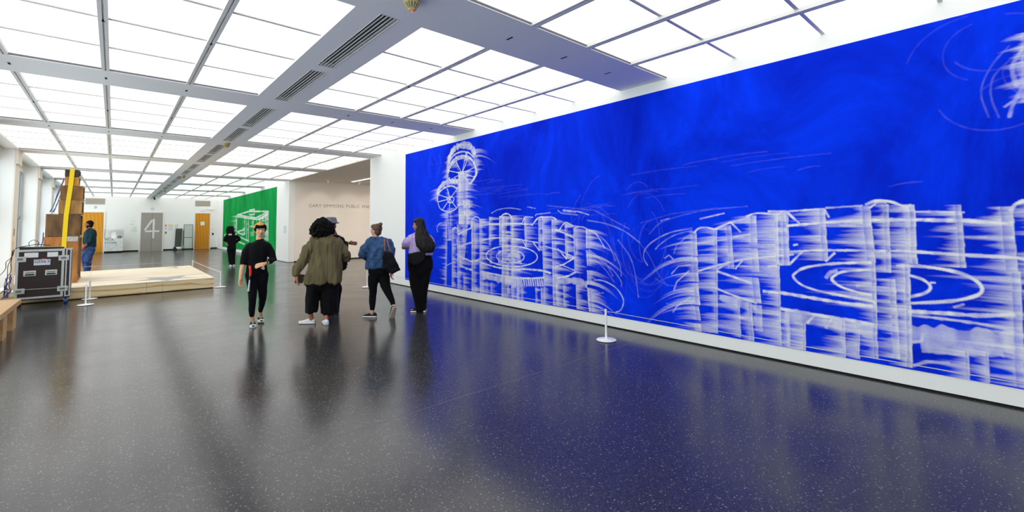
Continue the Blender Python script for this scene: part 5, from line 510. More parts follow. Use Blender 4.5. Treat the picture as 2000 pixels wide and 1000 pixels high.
cord([(5.08,3.80,.395),(5.06,1.5,.385),(5.05,-.6,.39)],.004,M_cord,'thin grey barrier cord running right from the stanchion before the blue mural')
cord([(5.08,3.84,.395),(5.02,7.5,.385),(4.96,11.26,.395)],.004,M_cord,'thin grey barrier cord before the left half of the blue mural')
cord([(2.16,14.14,.395),(2.15,16.9,.38),(2.14,19.58,.395)],.005,M_white,'white barrier cord along the right side of the stage')
cord([(2.12,19.6,.395),(.6,19.55,.38),(-1.2,19.5,.39)],.005,M_cord,'thin pale barrier cord behind the back edge of the stage')
cord([(2.14,14.1,.395),(.9,13.99,.385),(-.34,13.93,.395)],.0025,M_cord,'hair-thin barrier cord along the front edge of the stage')
cord([(-.41,12.95,.40),(-.9,13.25,.375),(-1.4,13.5,.36),(-1.88,13.6,.36)],.004,M_cord,'thin barrier cord crossing the front of the black road case')
# ---------------- bench ----------------
M_bench=wood('maple_bench','C8A06E','B98C58',(.3,2,2),2,.4,1.5)
t=thing('bench','low blond wooden bench with block legs at the left edge','bench',(-1.375,10.95,0))
MB().box((-.275,-3.4,.37),(.275,0,.45)).build('seat',M_bench,t,bevel=.004)
for y in (-.41,-1.27,-2.13,-3.0): MB().box((-.23,y,0),(.235,y+.33,.37)).build('leg',M_bench,t,bevel=.003)
# ---------------- road case ----------------
t=thing('road_case','black road case with aluminium edges and wheels parked before the stage','road case',(-1.1,13.6,0))
M_cb=mat('black_laminate','2C1C1C',.5,bump=.05,bs=300)
cx0,cx1,cy1,cz0,cz1=-.37,.33,.42,.15,1.16
MB().box((cx0,.0,cz0),(cx1,cy1,cz1)).build('body',M_cb,t)
MB().box((cx1+.0,.0,cz0),(cx1+.1,cy1,cz1)).build('lid',M_cb,t)
e=MB()
def fr(x0,x1,y,w=.035):
    e.box((x0,y-.006,cz0),(x0+w,y,cz1)).box((x1-w,y-.006,cz0),(x1,y,cz1)).box((x0+w,y-.006,cz0),(x1-w,y,cz0+w)).box((x0+w,y-.006,cz1-w),(x1-w,y,cz1))
fr(cx0-.004,cx1,0,.04); fr(cx1+.02,cx1+.105,0,.022)
e.box((cx0-.006,-.006,cz1),(cx1+.105,.03,cz1+.006)).box((cx0-.006,cy1-.03,cz1),(cx1+.105,cy1+.004,cz1+.006)).box((cx0-.006,.03,cz1),(cx0+.03,cy1-.03,cz1+.006)).box((cx1+.07,.03,cz1),(cx1+.105,cy1-.03,cz1+.006))
e.box((cx1+.1,-.006,cz0),(cx1+.106,.03,cz1)).box((cx1+.1,cy1-.03,cz0),(cx1+.106,cy1,cz1)).box((cx1+.1,.03,cz0),(cx1+.106,cy1-.03,cz0+.03)).box((cx1+.1,.03,cz1-.03),(cx1+.106,cy1-.03,cz1))
e.build('edge_trim',M_alu,t,bevel=.002)
for z in (.32,.97):
    for x in (cx0+.05,cx1-.02):
        l=MB().box((x-.07,-.012,z-.055),(x+.09,-.005,z+.055)).build('latch',M_alu,t,bevel=.012); MB().box((x-.035,-.018,z-.02),(x+.045,-.012,z+.02)).build('latch_lever',mat('latch_grey','7D827E',.4,.6),l,bevel=.003)
for x in (-.17,.14):
    l=MB().box((x-.09,-.012,.62),(x+.09,-.005,.73)).build('handle_dish',M_alu,t,bevel=.01); MB().box((x-.065,-.014,.635),(x+.065,-.011,.66)).build('handle_recess',M_dark,l); MB().tube([(x-.06,-.018,.69),(x+.06,-.018,.69)],.008,8).build('handle_bar',mat('latch_grey','7D827E',.4,.6),l)
for x0,x1 in ((-.26,-.06),(.07,.23)): MB().box((x0,-.003,1.0),(x1,-.001,1.10)).build('paper_label',M_white,t)
MB().box((-.12,-.008,.835),(.12,-.004,.955)).build('paper_sign',mat('sign_paper','DFE4F2',.7),t)
text('letter','GS56.5',.078,M_blk,t,(0,-.0085,.885),(PI/2,0,0),.0005,align='CENTER',bold=.001,split=True)
MB().box((-.012,-.006,.955),(.05,-.003,.975)).build('red_sticker',mat('sticker_red','C8503C',.6),t)
MB().box((cx0,.0,.125),(cx1+.1,cy1,cz0)).build('wheel_board',M_blk,t)
for x in (-.33,.37):
    for y in (.05,.37):
        w=MB().tube([(x-.02,y,.055),(x+.02,y,.055)],.055,16).build('castor_wheel',mat('castor_blue','1F4E9C',.4) if x>0 else M_blk,t); MB().box((x-.03,y-.02,.055),(x-.024,y+.02,.126)).box((x+.024,y-.02,.055),(x+.03,y+.02,.126)).build('castor_fork',M_alu,w)
t=thing('mixing_console','black mixing console with silver faders lying on the road case','mixer',(-1.12,13.8,1.167)); MB().prism([(-.32,0),(.32,0),(.32,.028),(-.32,.05)],-.15,.17,1).build('body',M_blk,t,bevel=.004)
for i in range(14):
    MB().cyl((.27-.038*i,-.05+.03*(i%3),.034+.0008*i),.007,.016,8).build('knob',M_alu,t)
M_blue=mat('blue_cable','2B3A86',.5); M_purp=mat('violet_cable','5B4E98',.5)
cab=[]
def rc(a,b,sag,seed,k=7,nz=.016):
    r=np.random.default_rng(seed); a=np.array(a);b=np.array(b); o=[]
    for i in range(k):
        s=i/(k-1); q=a*(1-s)+b*s; q[2]-=sag*math.sin(PI*s); 
        if 0<i<k-1: q+=r.normal(0,nz,3)*np.array([1,.5,1])
        o.append(q)
    return o
i=0
for a,b,sg,m in [((-1.52,13.62,1.17),(-1.60,13.70,.30),-.02,M_blk),((-1.53,13.6,1.15),(-1.62,13.66,.25),.0,M_blk),((-1.5,13.62,1.18),(-1.72,13.72,.62),.1,M_blk),((-1.55,13.62,.66),(-1.60,13.7,.20),.02,M_blue),((-1.57,13.62,.62),(-1.64,13.72,.19),.02,M_blue),((-1.53,13.6,.68),(-1.57,13.7,.2),.0,M_purp),((-1.6,13.6,.6),(-1.58,13.66,.2),.03,M_purp),((-1.6,13.66,.38),(-1.83,13.7,.20),.03,M_blk)]:
    lab=['black cable hanging straight down the left side of the road case','black cable hanging outermost on the left side of the road case','black cable looping from the road case top to the window ledge side','blue cable bundled at the lower left of the road case, nearer the wheels','blue cable bundled at the lower left of the road case, nearer the windows','violet cable bundled closest to the road case edge','violet cable bundled nearest the camera beside the road case','black cable running from the cable bundle to the window ledge'][i]
    cord(rc(a,b,sg,i),.009 if m!=M_blk else .006,m,lab,'cable','cable',group='cables beside the road case'); i+=1
cord(rc((-1.50,13.68,1.19),(-1.0,13.7,1.24),-.03,31),.008,M_blk,'black cable draped across the top of the road case','cable','cable')
cord([(-1.3,13.75,1.2),(-1.32,13.76,1.3),(-1.25,13.77,1.36),(-1.18,13.78,1.3),(-1.2,13.79,1.21)],.006,M_blk,'looped black cable standing up on the road case','cable','cable')
cord(rc((-1.28,14.75,.28),(-1.24,15.3,1.5),0,40),.011,M_blue,'thick blue cable rising beside the wooden speaker tower','cable','cable')
# ---------------- speaker tower ----------------
sp='.'
TY=15.35
def sbox(x0,x1,z0,z1,d,c1,c2,lab,front='grille'):
    k=1.024; X0,X1=x0*k,x1*k; Z0,Z1=1.6+(z0-1.6)*k,1.6+(z1-1.6)*k
    t=thing('speaker_box',lab,'speaker',((X0+X1)/2,TY,Z0),0,'old wooden boxes stacked in the speaker tower'); w=(X1-X0)/2; h=Z1-Z0
    m=mat('old_wood_'+c1,c1,.6,var=.5,vs=(9,9,2.2),c2=c2,bump=.1,bs=90)
    MB().box((-w,0,0),(w,.018,h-.001)).build('side_board',m,t,bevel=.002); MB().box((-w,d-.018,0),(w,d,h-.001)).build('side_board',m,t)
    MB().box((-w,.018,h-.02),(w,d-.018,h-.001)).build('top_board',m,t); MB().box((-w,.018,0),(w,d-.018,.018)).build('bottom_board',m,t); MB().box((-w,.018,.018),(-w+.018,d-.018,h-.02)).build('rear_board',m,t)
    MB().box((w-.05,.018,.018),(w-.03,d-.018,h-.02)).build('baffle',M_blk,t)
    MB().tube([(w-.03,d/2,h/2),(w-.012,d/2,h/2)],min(h,d)*.36,20).build('speaker_cone',mat('grey_cone','3A3836',.7),t)
    MB().box((w-.006,.002,h-.035),(w+.012,d,h-.015)).box((w-.006,.002,.0),(w+.012,d,.02)).build('edge_moulding',wood('old_edge','C9C0A8','8A6A40'),t)
    return t
zg=1.6+(.2725-1.6)/1.024
sbox(-1.21,-.62,zg,1.40,1.5,'C9843C','96571E','orange-brown base cabinet of the speaker tower standing on the stage')
sbox(-1.19,-.61,1.405,1.935,1.1,'86602F','3A2612','wide dark weathered wooden box above the base of the speaker tower')
sbox(-.99,-.59,1.94,2.27,.9,'B88848','7A5226','light brown wooden box in the middle of the speaker tower')
sbox(-.97,-.58,2.275,2.61,.75,'9A6A30','553618','reddish brown knotty box in the upper part of the speaker tower')
sbox(-.905,-.66,2.615,2.825,.5,'D09440','A06A28','small orange wooden box second from the top of the speaker tower')
sbox(-.91,-.66,2.83,3.0,.5,'4A3420','2C1E12','small dark box at the very top of the speaker tower')
M_strap=mat('yellow_strap','F0CE10',.6)
ys=TY-.012; pts=[(-.80,3.06),(-.82,2.65),(-.85,2.25),(-.875,1.9),(-.885,1.40),(-.89,1.12)]
e=MB(); w=.042
e.rings([[(x-w,ys-.006,z),(x+w,ys-.006,z),(x+w,ys,z),(x-w,ys,z)] for x,z in pts]); e.box((-.84,ys,3.034),(-.757,TY+.5,3.042))
tag(e.build('ratchet_strap',M_strap),'bright yellow strap running down the front of the wooden speaker tower','strap')
tag(MB().box((-.84,TY-.016,1.28),(-.65,TY-.001,1.40)).build('foam_pad',mat('dirty_white_foam','C9C4BA',.9,var=.3,vs=(12,12,12))),'dirty white pad stuck on the base cabinet right of the yellow strap','pad')
for j,(a,b,s) in enumerate([((-.95,15.5,2.82),(-1.15,15.45,2.0),.0),((-.95,15.55,2.78),(-1.17,15.5,1.99),.05),((-.98,15.5,2.5),(-1.12,15.45,1.99),.08),((-1.01,15.5,2.35),(-1.1,15.45,1.99),.0)]):
    cord(rc(a,b,s,60+j,5,.004),.008,M_blue,['outermost dark blue cable slanting down from the top of the speaker tower','second dark blue cable slanting down from the top of the speaker tower','sagging dark blue cable from the upper brown box of the tower','shortest dark blue cable on the left side of the speaker tower'][j],'cable','cable',group='dark blue cables on the left side of the tower')
# ---------------- people ----------------
def to_obj(name,mb,voxel,m,parent,smooth_it=4,disp=None,dec=None,**kw):
    me=mb.mesh(name,m); o=bpy.data.objects.new(name,me); COL.objects.link(o)
    r=o.modifiers.new('r','REMESH'); r.mode='VOXEL'; r.voxel_size=voxel; r.use_smooth_shade=True
    if smooth_it:
        s=o.modifiers.new('s','SMOOTH'); s.factor=.5; s.iterations=smooth_it
    dg=bpy.context.evaluated_depsgraph_get(); me2=bpy.data.meshes.new_from_object(o.evaluated_get(dg)); bpy.data.objects.remove(o)
    me2.name=name
    if disp:
        n=len(me2.vertices); co_=np.empty(n*3); no=np.empty(n*3); me2.vertices.foreach_get('co',co_); me2.vertices.foreach_get('normal',no); co_=co_.reshape(-1,3); no=no.reshape(-1,3)
        fr_,amp,sc=disp
        d=np.array([mnoise.fractal(Vector((p[0]*sc[0]+fr_,p[1]*sc[1],p[2]*sc[2])),.8,2.1,3) for p in co_])
        co_+=no*(d*amp)[:,None]; me2.vertices.foreach_set('co',co_.ravel()); me2.update()
    me2.materials.clear(); me2.materials.append(m); me2.shade_smooth()
    return link(name,me2,parent,**kw)
def hring(c,a,b,n=24,yaw=0,p=2.3):
    o=[]
    for q in np.linspace(0,2*PI,n,endpoint=False):
        x=math.copysign(abs(math.cos(q))**(2/p),math.cos(q))*a; y=math.copysign(abs(math.sin(q))**(2/p),math.sin(q))*b
        o.append((c[0]+x*math.cos(yaw)-y*math.sin(yaw),c[1]+x*math.sin(yaw)+y*math.cos(yaw),c[2]))
    return o
def loft(mb,rings,n=24,yaw=0):
    R=sorted(rings,key=lambda r:r[2]); return mb.rings([hring(r[:3],r[3],r[4],n,yaw) for r in R])
def limb(mb,L,s=1.0,add=0): 
    # resample for smoothness
    P=np.array(L,float); return mb.tube([p[:3] for p in P],[max(p[3]*s+add,.012) for p in P],14,round_=True)
def hand(mb,A,B,nrm,curl=.35,mirror=1,sc=1.0):
    A=np.array(A,float);B=np.array(B,float); d=B-A; d/=np.linalg.norm(d); n=np.array(nrm,float); n-=d*(n@d); n/=np.linalg.norm(n); s=np.cross(d,n)*mirror
    mb.ell(A+d*.045*sc,(.05*sc,.038*sc,.017*sc),ax=[d,s,n]); mb.tube([A-d*.02,A+d*.03*sc],[.024,.026],12)
    for k,(o,l) in enumerate(((-.029,.85),(-.010,1.0),(.010,.95),(.028,.75))):
        p=A+d*.08*sc+s*o*sc*1.05; P=[A+d*.045*sc+s*o*.8*sc,p]; ang=0; spread=s*o*2.2
        for j,sl in enumerate((.036,.026,.020)):
            ang+=curl*(.6 if j==0 else 1.1); v=d*math.cos(ang)+n*math.sin(ang)+spread; v/=np.linalg.norm(v); p=p+v*sl*l*sc; P.append(p)
        mb.tube(P,[.0105,.0098,.009,.0085,.0075],8,round_=True)
    p0=A+d*.02*sc-s*.026*sc; mb.tube([p0,p0+(d*.55-s*.6+n*.25)*.035*sc,p0+(d*.75-s*.5+n*.35)*.066*sc],[.013,.011,.009],8,round_=True)
def head_frame(yaw,pitch=0,tilt=0):
    # local axes: u right in picture, d away, z up; yaw 0 looks at the camera, +90 looks right
    f=np.array([math.sin(yaw)*math.cos(pitch),-math.cos(yaw)*math.cos(pitch),math.sin(pitch)]); s=np.cross(f,[0,0,1]); s/=np.linalg.norm(s); u=np.cross(s,f)
    s2=s*math.cos(tilt)+u*math.sin(tilt); u2=-s*math.sin(tilt)+u*math.cos(tilt)
    return f,s2,u2
def head(mb,c,F,s=1.0):
    f,a,u=F; c=np.array(c,float); ax=[f,a,u]
    P=lambda x,y,z:c+(f*x+a*y+u*z)*s
    mb.ell(P(-.008,0,.025),(.093*s,.076*s,.092*s),ax); mb.ell(P(.018,0,-.03),(.068*s,.064*s,.078*s),ax); mb.ell(P(.042,0,-.075),(.036*s,.042*s,.032*s),ax)
    mb.ell(P(.052,.035,-.02),(.026*s,.024*s,.026*s),ax); mb.ell(P(.052,-.035,-.02),(.026*s,.024*s,.026*s),ax)
    mb.tube([P(.078,0,.015),P(.096,0,-.012),P(.100,0,-.026)],[.009*s,.011*s,.013*s],8,round_=True)
    mb.ell(P(.092,.012,-.03),(.011*s,.009*s,.008*s),ax,8,6); mb.ell(P(.092,-.012,-.03),(.011*s,.009*s,.008*s),ax,8,6)
    mb.ell(P(.078,.03,.03),(.012*s,.026*s,.008*s),ax,8,6); mb.ell(P(.078,-.03,.03),(.012*s,.026*s,.008*s),ax,8,6)
    mb.ell(P(.080,0,-.056),(.012*s,.022*s,.010*s),ax,8,6)
    for k in (1,-1): mb.ell(P(-.005,.077*k,-.008),(.018*s,.009*s,.030*s),ax,8,6)
    return P
def face(P,F,par,lip='8A4A3E',brow='1A1412',s=1.0):
    f,a,u=F; ax=[f,a,u]
    for k in (1,-1):
        e=MB().ell(P(.079,.031*k,.010),(.006,.012*s,.0036*s),ax,10,6).build('eye',mat('eye_white','D8D0C8',.3),par,smooth=True)
        MB().ell(P(.0838,.031*k,.010),(.0022,.005*s,.0037*s),ax,8,6).build('iris',mat('iris_dark','140C08',.2),e,smooth=True)
        MB().tube([P(.083,.015*k,.030),P(.087,.03*k,.036),P(.080,.046*k,.031)],[.0022,.003,.0018],6,round_=True).build('eyebrow',mat('hair_'+brow,brow,.8),par)
        MB().tube([P(.083,.018*k,.013),P(.0865,.031*k,.0172),P(.081,.044*k,.013)],.0016,6,round_=True).build('eyelid',mat('hair_'+brow,brow,.8),par)
    MB().tube([P(.084,-.021,-.057),P(.0925,-.008,-.0535),P(.093,0,-.0545),P(.0925,.008,-.0535),P(.084,.021,-.057)],[.002,.0042,.004,.0042,.002],6,round_=True).build('upper_lip',mat('lip_'+lip,lip,.4),par,smooth=True)
    MB().tube([P(.085,-.018,-.059),P(.0915,0,-.0625),P(.085,.018,-.059)],[.002,.005,.002],6,round_=True).build('lower_lip',mat('lip_'+lip,lip,.4),par,smooth=True)
def shoe(par,A,B,m_up,m_sole,length=.28,flat=True,w=1.0,sole=.028,lace=None,ground=0.0,high=0):
    A=np.array(A,float);B=np.array(B,float)
    if flat: A[2]=B[2]=0
    d=B-A; d/=np.linalg.norm(d); mid=(A+B)/2
    if flat: mid[2]=ground
    up=np.array([0,0,1.])-d*d[2]; up/=np.linalg.norm(up); s=np.cross(d,up); A=mid-d*length/2
    T=[0,.04,.15,.32,.5,.68,.82,.93,1.0]; wd=[.018,.029,.036,.036,.039,.047,.047,.036,.016]; hh=[.055,.075+high,.088+high,.088+high,.075,.060,.050,.042,.03]
    def sec(t,w_,z0,z1,dome):
        c=A+d*length*t; o=[]
        for q in np.linspace(0,2*PI,16,endpoint=False):
            x=math.cos(q)*w_; zz=math.sin(q)
            z=(z0+(z1-z0)*(.5+.5*math.copysign(abs(zz)**(.7 if dome and zz>0 else .25),zz))); o.append(c+s*x*(1-(.35 if dome and zz>0 else 0)*abs(zz))+up*z)
        return o
    g=thing('shoe',None,None); g.parent=par; bpy.data.objects.remove(g)
    o=MB().rings([sec(t,a*w,sole*.6,max(h,sole+.01),True) for t,a,h in zip(T,wd,hh)]).build('shoe',m_up,par,smooth=True)
    MB().rings([sec(t,a*w+.004,0.0,sole,False) for t,a in zip(T,wd)]).build('sole',m_sole,o,smooth=True)
    if lace:
        for k in range(4):
            t=.42+.09*k; c=A+d*length*t; h=.088-.009*k; MB().tube([c-s*.02+up*(h-.008),c+up*(h+.001),c+s*.02+up*(h-.008)],.003,6).build('lace',lace,o)
        MB().rings([sec(t,a*w+.001,sole*.8,h+.001,True) for t,a,h in zip(T[6:],wd[6:],hh[6:])]).build('toe_cap',lace,o,smooth=True)
    return o
def cloth(name,c,var=.25,rough=.85,sheen=.03,vs=(30,30,30)): return mat(name,c,rough,var=var,vs=vs,bump=.15,bs=220,spec=.12,sheen=sheen)
def root(k,label):
    b=PEOPLE[k]['base']; az=math.atan2(b[0],b[1]); return thing('person',label,'person',(b[0],b[1],0),-az)
def body(k,par,skin,F,hs=1.0,vox=.0065,hn=None,curl=.35):
    D=PEOPLE[k]; mb=MB(); P=head(mb,D['head'],F,hs); limb(mb,D['neck'])
    n=D['neck'][0]; mb.tube([n[:3],tuple(np.array(D['head'])-np.array([0,0,.05]))],[.055,.052],14)
    loft(mb,[(r[0],r[1],r[2],r[3]*.78,r[4]*.78) for r in D['top']]); loft(mb,[(r[0],r[1],r[2],r[3]*.8,r[4]*.8) for r in D['hips']])
    for l in D['arm']: limb(mb,l)
    for l in D['leg']: limb(mb,[(p[0],p[1],p[2],p[3]*.8) for p in l])
    for a in D['ank']: mb.tube(a,[.038,.034],12,round_=True)
    for i,(a,b) in enumerate(D['hand']):
        nn=(hn[i] if hn else (0,1,0)); hand(mb,a,b,nn,curl,1 if i==0 else -1)
    return to_obj('body',mb,vox,skin,par,3),P
def skin(c): return mat('skin_'+c,c,.5,var=.1,vs=(25,25,25),spec=.35)
def clothes(k,par,tm,bm_,tn='sweater',bn='trousers',vox=.012,td=(3,.010,(9,9,4)),bd=(8,.006,(8,8,5)),yaw=0):
    D=PEOPLE[k]; mb=MB(); loft(mb,D['top']); [limb(mb,l) for l in D['sl']]
    t=to_obj(tn,mb,vox,tm,par,5,td)
    mb=MB(); loft(mb,D['hips']); [limb(mb,l) for l in D['leg']]
    if 'cul' in D: [loft(mb,c) for c in D['cul']]
    b=to_obj(bn,mb,vox,bm_,par,4,bd); return t,b
def hair(par,F,c,s,ells,m,vox=.009,disp=(5,.006,(40,40,12)),name='hair',extra=None,it=2):
    f,a,u=F; c=np.array(c,float); mb=MB()
    for x,y,z,rx,ry,rz in ells: mb.ell(c+(f*x+a*y+u*z)*s,(rx*s,ry*s,rz*s),[f,a,u])
    if extra: extra(mb)
    return to_obj(name,mb,vox,m,par,it,disp)
CAPH=[(-.03,0,.035,.092,.090,.098),(-.045,0,-.02,.062,.084,.08),(.02,0,.075,.075,.075,.05)]
M_hblk=mat('hair_black','0A0808',.75,var=.4,vs=(60,60,8),spec=.15)
# P1: black sweater, walking toward the camera
D=PEOPLE['p1']; r=root('p1','person in black sweater, black trousers and tan beanie walking toward the camera')
F=head_frame(.15,-.02,-.04); b,P=body('p1',r,skin('E2AE88'),F,.98,hn=[(.6,-.5,0),(0,.8,-.4)],curl=.3); face(P,F,r)
clothes('p1',r,cloth('black_knit','0E0E10'),cloth('black_denim','0C0D12'))
def bangs(mb):
    for k in range(15):
        y=-.075+k*.0105; x=.072-abs(y)*.35; mb.tube([P(.05,y*.85,.085),P(x+.022,y*1.02,.068),P(x+.020,y*1.08+.006,.040+.010*math.sin(k*1.7)-.25*max(0,abs(y)-.05))],[.016,.012,.005],7,round_=True)
hair(r,F,D['head'],.98,[(-.02,0,.02,.088,.084,.085),(.035,0,.055,.055,.072,.036),(.012,.072,.03,.03,.018,.048),(.012,-.072,.03,.03,.018,.048)],M_hblk,extra=bangs,vox=.007,disp=(5,.003,(60,60,20)))
f,a,u=F; R=[]
for th in np.linspace(.06,1.62,9):   # soft beanie: dome tipped to the back of the head
    R.append([P(-.022,0,.052)+(f*math.sin(th)*math.cos(q)*.103+a*math.sin(th)*math.sin(q)*.098+u*math.cos(th)*.084)+(-f*.30+u*0)*0-f*.02*0+u*(-.018+.034*math.cos(q))*math.sin(th) for q in np.linspace(0,2*PI,24,endpoint=False)])
R.append([p-u*.004+(P(-.022,0,.04)-p)*.09 for p in R[-1]])
MB().rings(R).build('beanie',cloth('tan_beanie','DDA05C',.1),r,smooth=True)
M_can=cloth('black_canvas','15161A',.1); M_rub=mat('white_rubber','E6E2DA',.5)
for i in (0,1): shoe(r,*D['shoe'][i],M_can,M_rub,.27,lace=M_rub,ground=0.0 if i==0 else .012)
X=D['x']; mb=MB()
for i_ in range(2): mb.tube([X['str'][i_],X['str'][i_+1]],.018,8)
mb.build('red_lanyard',mat('lanyard_red','E02A1C',.5),r,label='red lanyard tag hanging at the hip'); MB().tube([X['str'][2],X['str'][3]],.016,8).build('lanyard_clip',M_blk,r); MB().tube([X['str'][3],X['str'][4]],[.012,.02],8).build('key_bunch',mat('keys_silver','B8B4AC',.3,.8),r)
bx=np.array(X['badge']); MB().cyl((bx[0],bx[1],bx[2]-.0),.017,.004).box((bx[0]-.014,bx[1]-.003,bx[2]-.02),(bx[0]+.014,bx[1],bx[2]+.02)).build('white_badge',M_white,r)
wx=np.array(X['watch']); MB().tube([wx-np.array([.010,0,-.002]),wx+np.array([.010,0,-.002])],.034,14).build('watch_band',M_blk,r)
# P2: olive overshirt, back view
D=PEOPLE['p2']; r=root('p2','person with big curly black hair in oversized olive shirt and black culottes, seen from behind')
F=head_frame(PI-.25); body('p2',r,skin('A86E4C'),F,1.0,hn=[(.8,.2,0),(0,1,0)])
M_ol=mat('olive_twill','6E6448',.9,var=.28,vs=(14,14,3),bump=.25,bs=140,spec=.15)
clothes('p2',r,M_ol,cloth('black_cotton','0B0B0E'),'overshirt','culottes',td=(4,.050,(9,9,1.5)),bd=(2,.02,(11,11,1.5)),vox=.010)
T=D['x']['tail']; T=[np.array(q) for q in T]; mb=MB(); mb.rings([[q+np.array([0,o,0]) for q in T] for o in (-.012,.05)]); mb.build('shirt_tail',mat('olive_dark','4A4232',.9),r,bevel=.006)
hc=np.array(D['x']['hair']); mb=MB(); rg=np.random.default_rng(3)
mb.ell(hc,(.15,.14,.145)); mb.ell(hc-np.array([0,0,.06]),(.17,.13,.08))
for k in range(260):
    v=rg.normal(size=3); v/=np.linalg.norm(v); 
    w_=1.0+.18*max(0,-v[2]); p=hc+v*np.array([.172*(1-.28*v[2]),.15,.158])*(.9+.14*rg.random()); mb.ell(p,(.022,.022,.026),n=7,m=5)
to_obj('hair',mb,.009,M_hblk,r,1,(9,.012,(55,55,55)))
M_wsh=mat('white_leather','EEEEF0',.5,var=.12,vs=(14,14,14),c2='C4CAE0')
for i in (0,1): shoe(r,*D['shoe'][i],M_wsh,mat('cream_rubber','E4DCC8',.5),.27 if i==0 else .26,w=1.08,sole=.034)
bx=np.array(D['x']['band']); MB().tube([bx+np.array([.002,0,.012]),bx-np.array([-.004,0,.012])],.036,14).build('wristband',mat('wristband_white_green','E8F2D8',.5),r,label='white and green wristband')
# P3: bucket hat, mostly hidden
D=PEOPLE['p3']; r=root('p3','person in grey bucket hat and dark navy top behind the olive-shirted one, hand stretched right')
F=head_frame(PI/2+.7); body('p3',r,skin('6E452C'),F,1.0,hn=[(0,1,0),(0,.9,-.5)],curl=.08)
clothes('p3',r,cloth('dark_navy_jersey','0C0D14'),cloth('black_track','0D0E16'),'jacket','track_trousers')
f,a,u=F; c=np.array(D['head']); mb=MB(); ax=[f,a,u]
mb.rings([[c+f*math.cos(q)*rr+a*math.sin(q)*rr*.9+u*z-f*.01 for q in np.linspace(0,2*PI,22,endpoint=False)] for rr,z in ((.158,.035),(.160,.038),(.112,.068),(.106,.10),(.094,.142),(.05,.150),(.01,.152))]); mb.build('bucket_hat',mat('grey_mottled_felt','80808A',.9,var=.6,vs=(18,18,18)),r,smooth=True)
hair(r,F,c,1,[(-.03,0,.0,.085,.088,.075)],M_hblk)
bx=np.array(D['x']['band']); MB().tube([bx-np.array([.011,0,0]),bx+np.array([.011,0,0])],.036,14).build('wristband',mat('lime_wristband','B8E82A',.5),r,label='lime green wristband')
s_=[np.array(q) for q in D['x']['stripe']]; mb=MB(); mb.rings([[q+np.array([-.012,-.01,0]),q+np.array([.03,-.01,0]),q+np.array([.03,.03,0]),q+np.array([-.012,.03,0])] for q in s_]); mb.build('side_stripe',mat('stripe_blue','1E3C9A',.7),r)
for i in (0,1): shoe(r,*D['shoe'][i],M_blk,M_blk,.28)
bp=[np.array(q) for q in D['x']['bag']]; mb=MB(); mb.rings([[q+np.array([0,o,0]) for q in bp] for o in (-.13,-.02)])
rz=r.rotation_euler.z; rb=PEOPLE['p3']['base']
t=thing('shoulder_bag','small black bag with metal clip at the right side of the olive-shirted person','bag',(rb[0],rb[1],0),rz); mb.build('pouch',cloth('black_nylon','101014',.2),t,bevel=.02)
cl=np.array(D['x']['clip']); MB().tube([cl+np.array([0,-.11,.03]),cl+np.array([.03,-.11,0]),cl+np.array([.02,-.11,-.05]),cl+np.array([-.01,-.11,-.03])],.005,6).build('metal_clip',M_alu,t)
# P4: denim jacket
D=PEOPLE['p4']; r=root('p4','person with hair bun and glasses in denim jacket and black leggings walking away')
F=head_frame(-(PI/2+.45),0,.0); body('p4',r,skin('D8A284'),F,.92,hn=[(0,1,0),(.7,.2,0)])
M_den=mat('blue_denim','44658F',.9,var=.45,vs=(16,16,9),bump=.2,bs=180,spec=.2,c2='263E60')
clothes('p4',r,M_den,cloth('black_legging','0B0B0D',.1),'denim_jacket','leggings',td=(1,.022,(10,10,6)),vox=.010)
MB().tube([tuple(np.array(D['neck'][0][:3])+np.array([.09*math.cos(q),.07*math.sin(q),.0])) for q in np.linspace(0,2*PI,14)],.016,8).build('collar',M_den,r,smooth=True)
M_hbr=mat('hair_brown','6A4A30',.6,var=.5,vs=(50,50,12),c2='342216')
bu=np.array(D['x']['bun']); hh_=hair(r,F,D['head'],.93,CAPH,M_hbr,vox=.008,extra=lambda mb:(mb.tube([bu,tuple(np.array(D['head'])+np.array([.04,-.04,.06]))],.014,8),mb.ell(bu,(.037,.037,.033)),mb.ell(bu+np.array([.01,0,.012]),(.03,.03,.026)),mb.ell(bu+np.array([-.012,-.01,-.02]),(.028,.03,.02))))
Pn=lambda x,y,z:np.array(D['head'])+(F[0]*x+F[1]*y+F[2]*z)*.93
mb=MB()
for k in (1,-1):
    mb.tube([Pn(.098,.032*k+.02*math.cos(q),.012+.017*math.sin(q)) for q in np.linspace(0,2*PI,14)],.002,6); mb.tube([Pn(.096,.052*k,.018),Pn(.0,.08*k,.012)],.0018,6)
mb.build('glasses',mat('clear_frame','C8B8E0',.3),r)
for i in (0,1):
    if i==0: shoe(r,*D['shoe'][0],cloth('charcoal_knit','23232B'),mat('offwhite_rubber','E0DCD4',.5),.25,lace=None,sole=.032)
    else: shoe(r,*D['shoe'][1],cloth('charcoal_knit','23232B'),mat('beige_outsole','B8AC98',.6),.27,flat=False,sole=.03,w=1.05)
MB().ell(D['x']['phone'],(.012,.02,.03)).build('red_phone_case',mat('phone_red','C83C3C',.4),r)
rb=D['base']; t=thing('tote_bag','black tote bag with brown leather straps hanging from the denim-jacketed shoulder','bag',(rb[0],rb[1],0),r.rotation_euler.z)
bp=[np.array(q) for q in D['x']['tote']]; cc=sum(bp)/len(bp); mb=MB(); mb.rings([[cc+(q-cc)*k+np.array([0,o,0]) for q in bp] for k,o in ((.86,-.10),(1,-.07),(1,.03),(.9,.06))]); to_obj('bag_body',mb,.01,cloth('navy_black_nylon','0F1018',.2,.6),t,3,(3,.012,(9,9,9)))
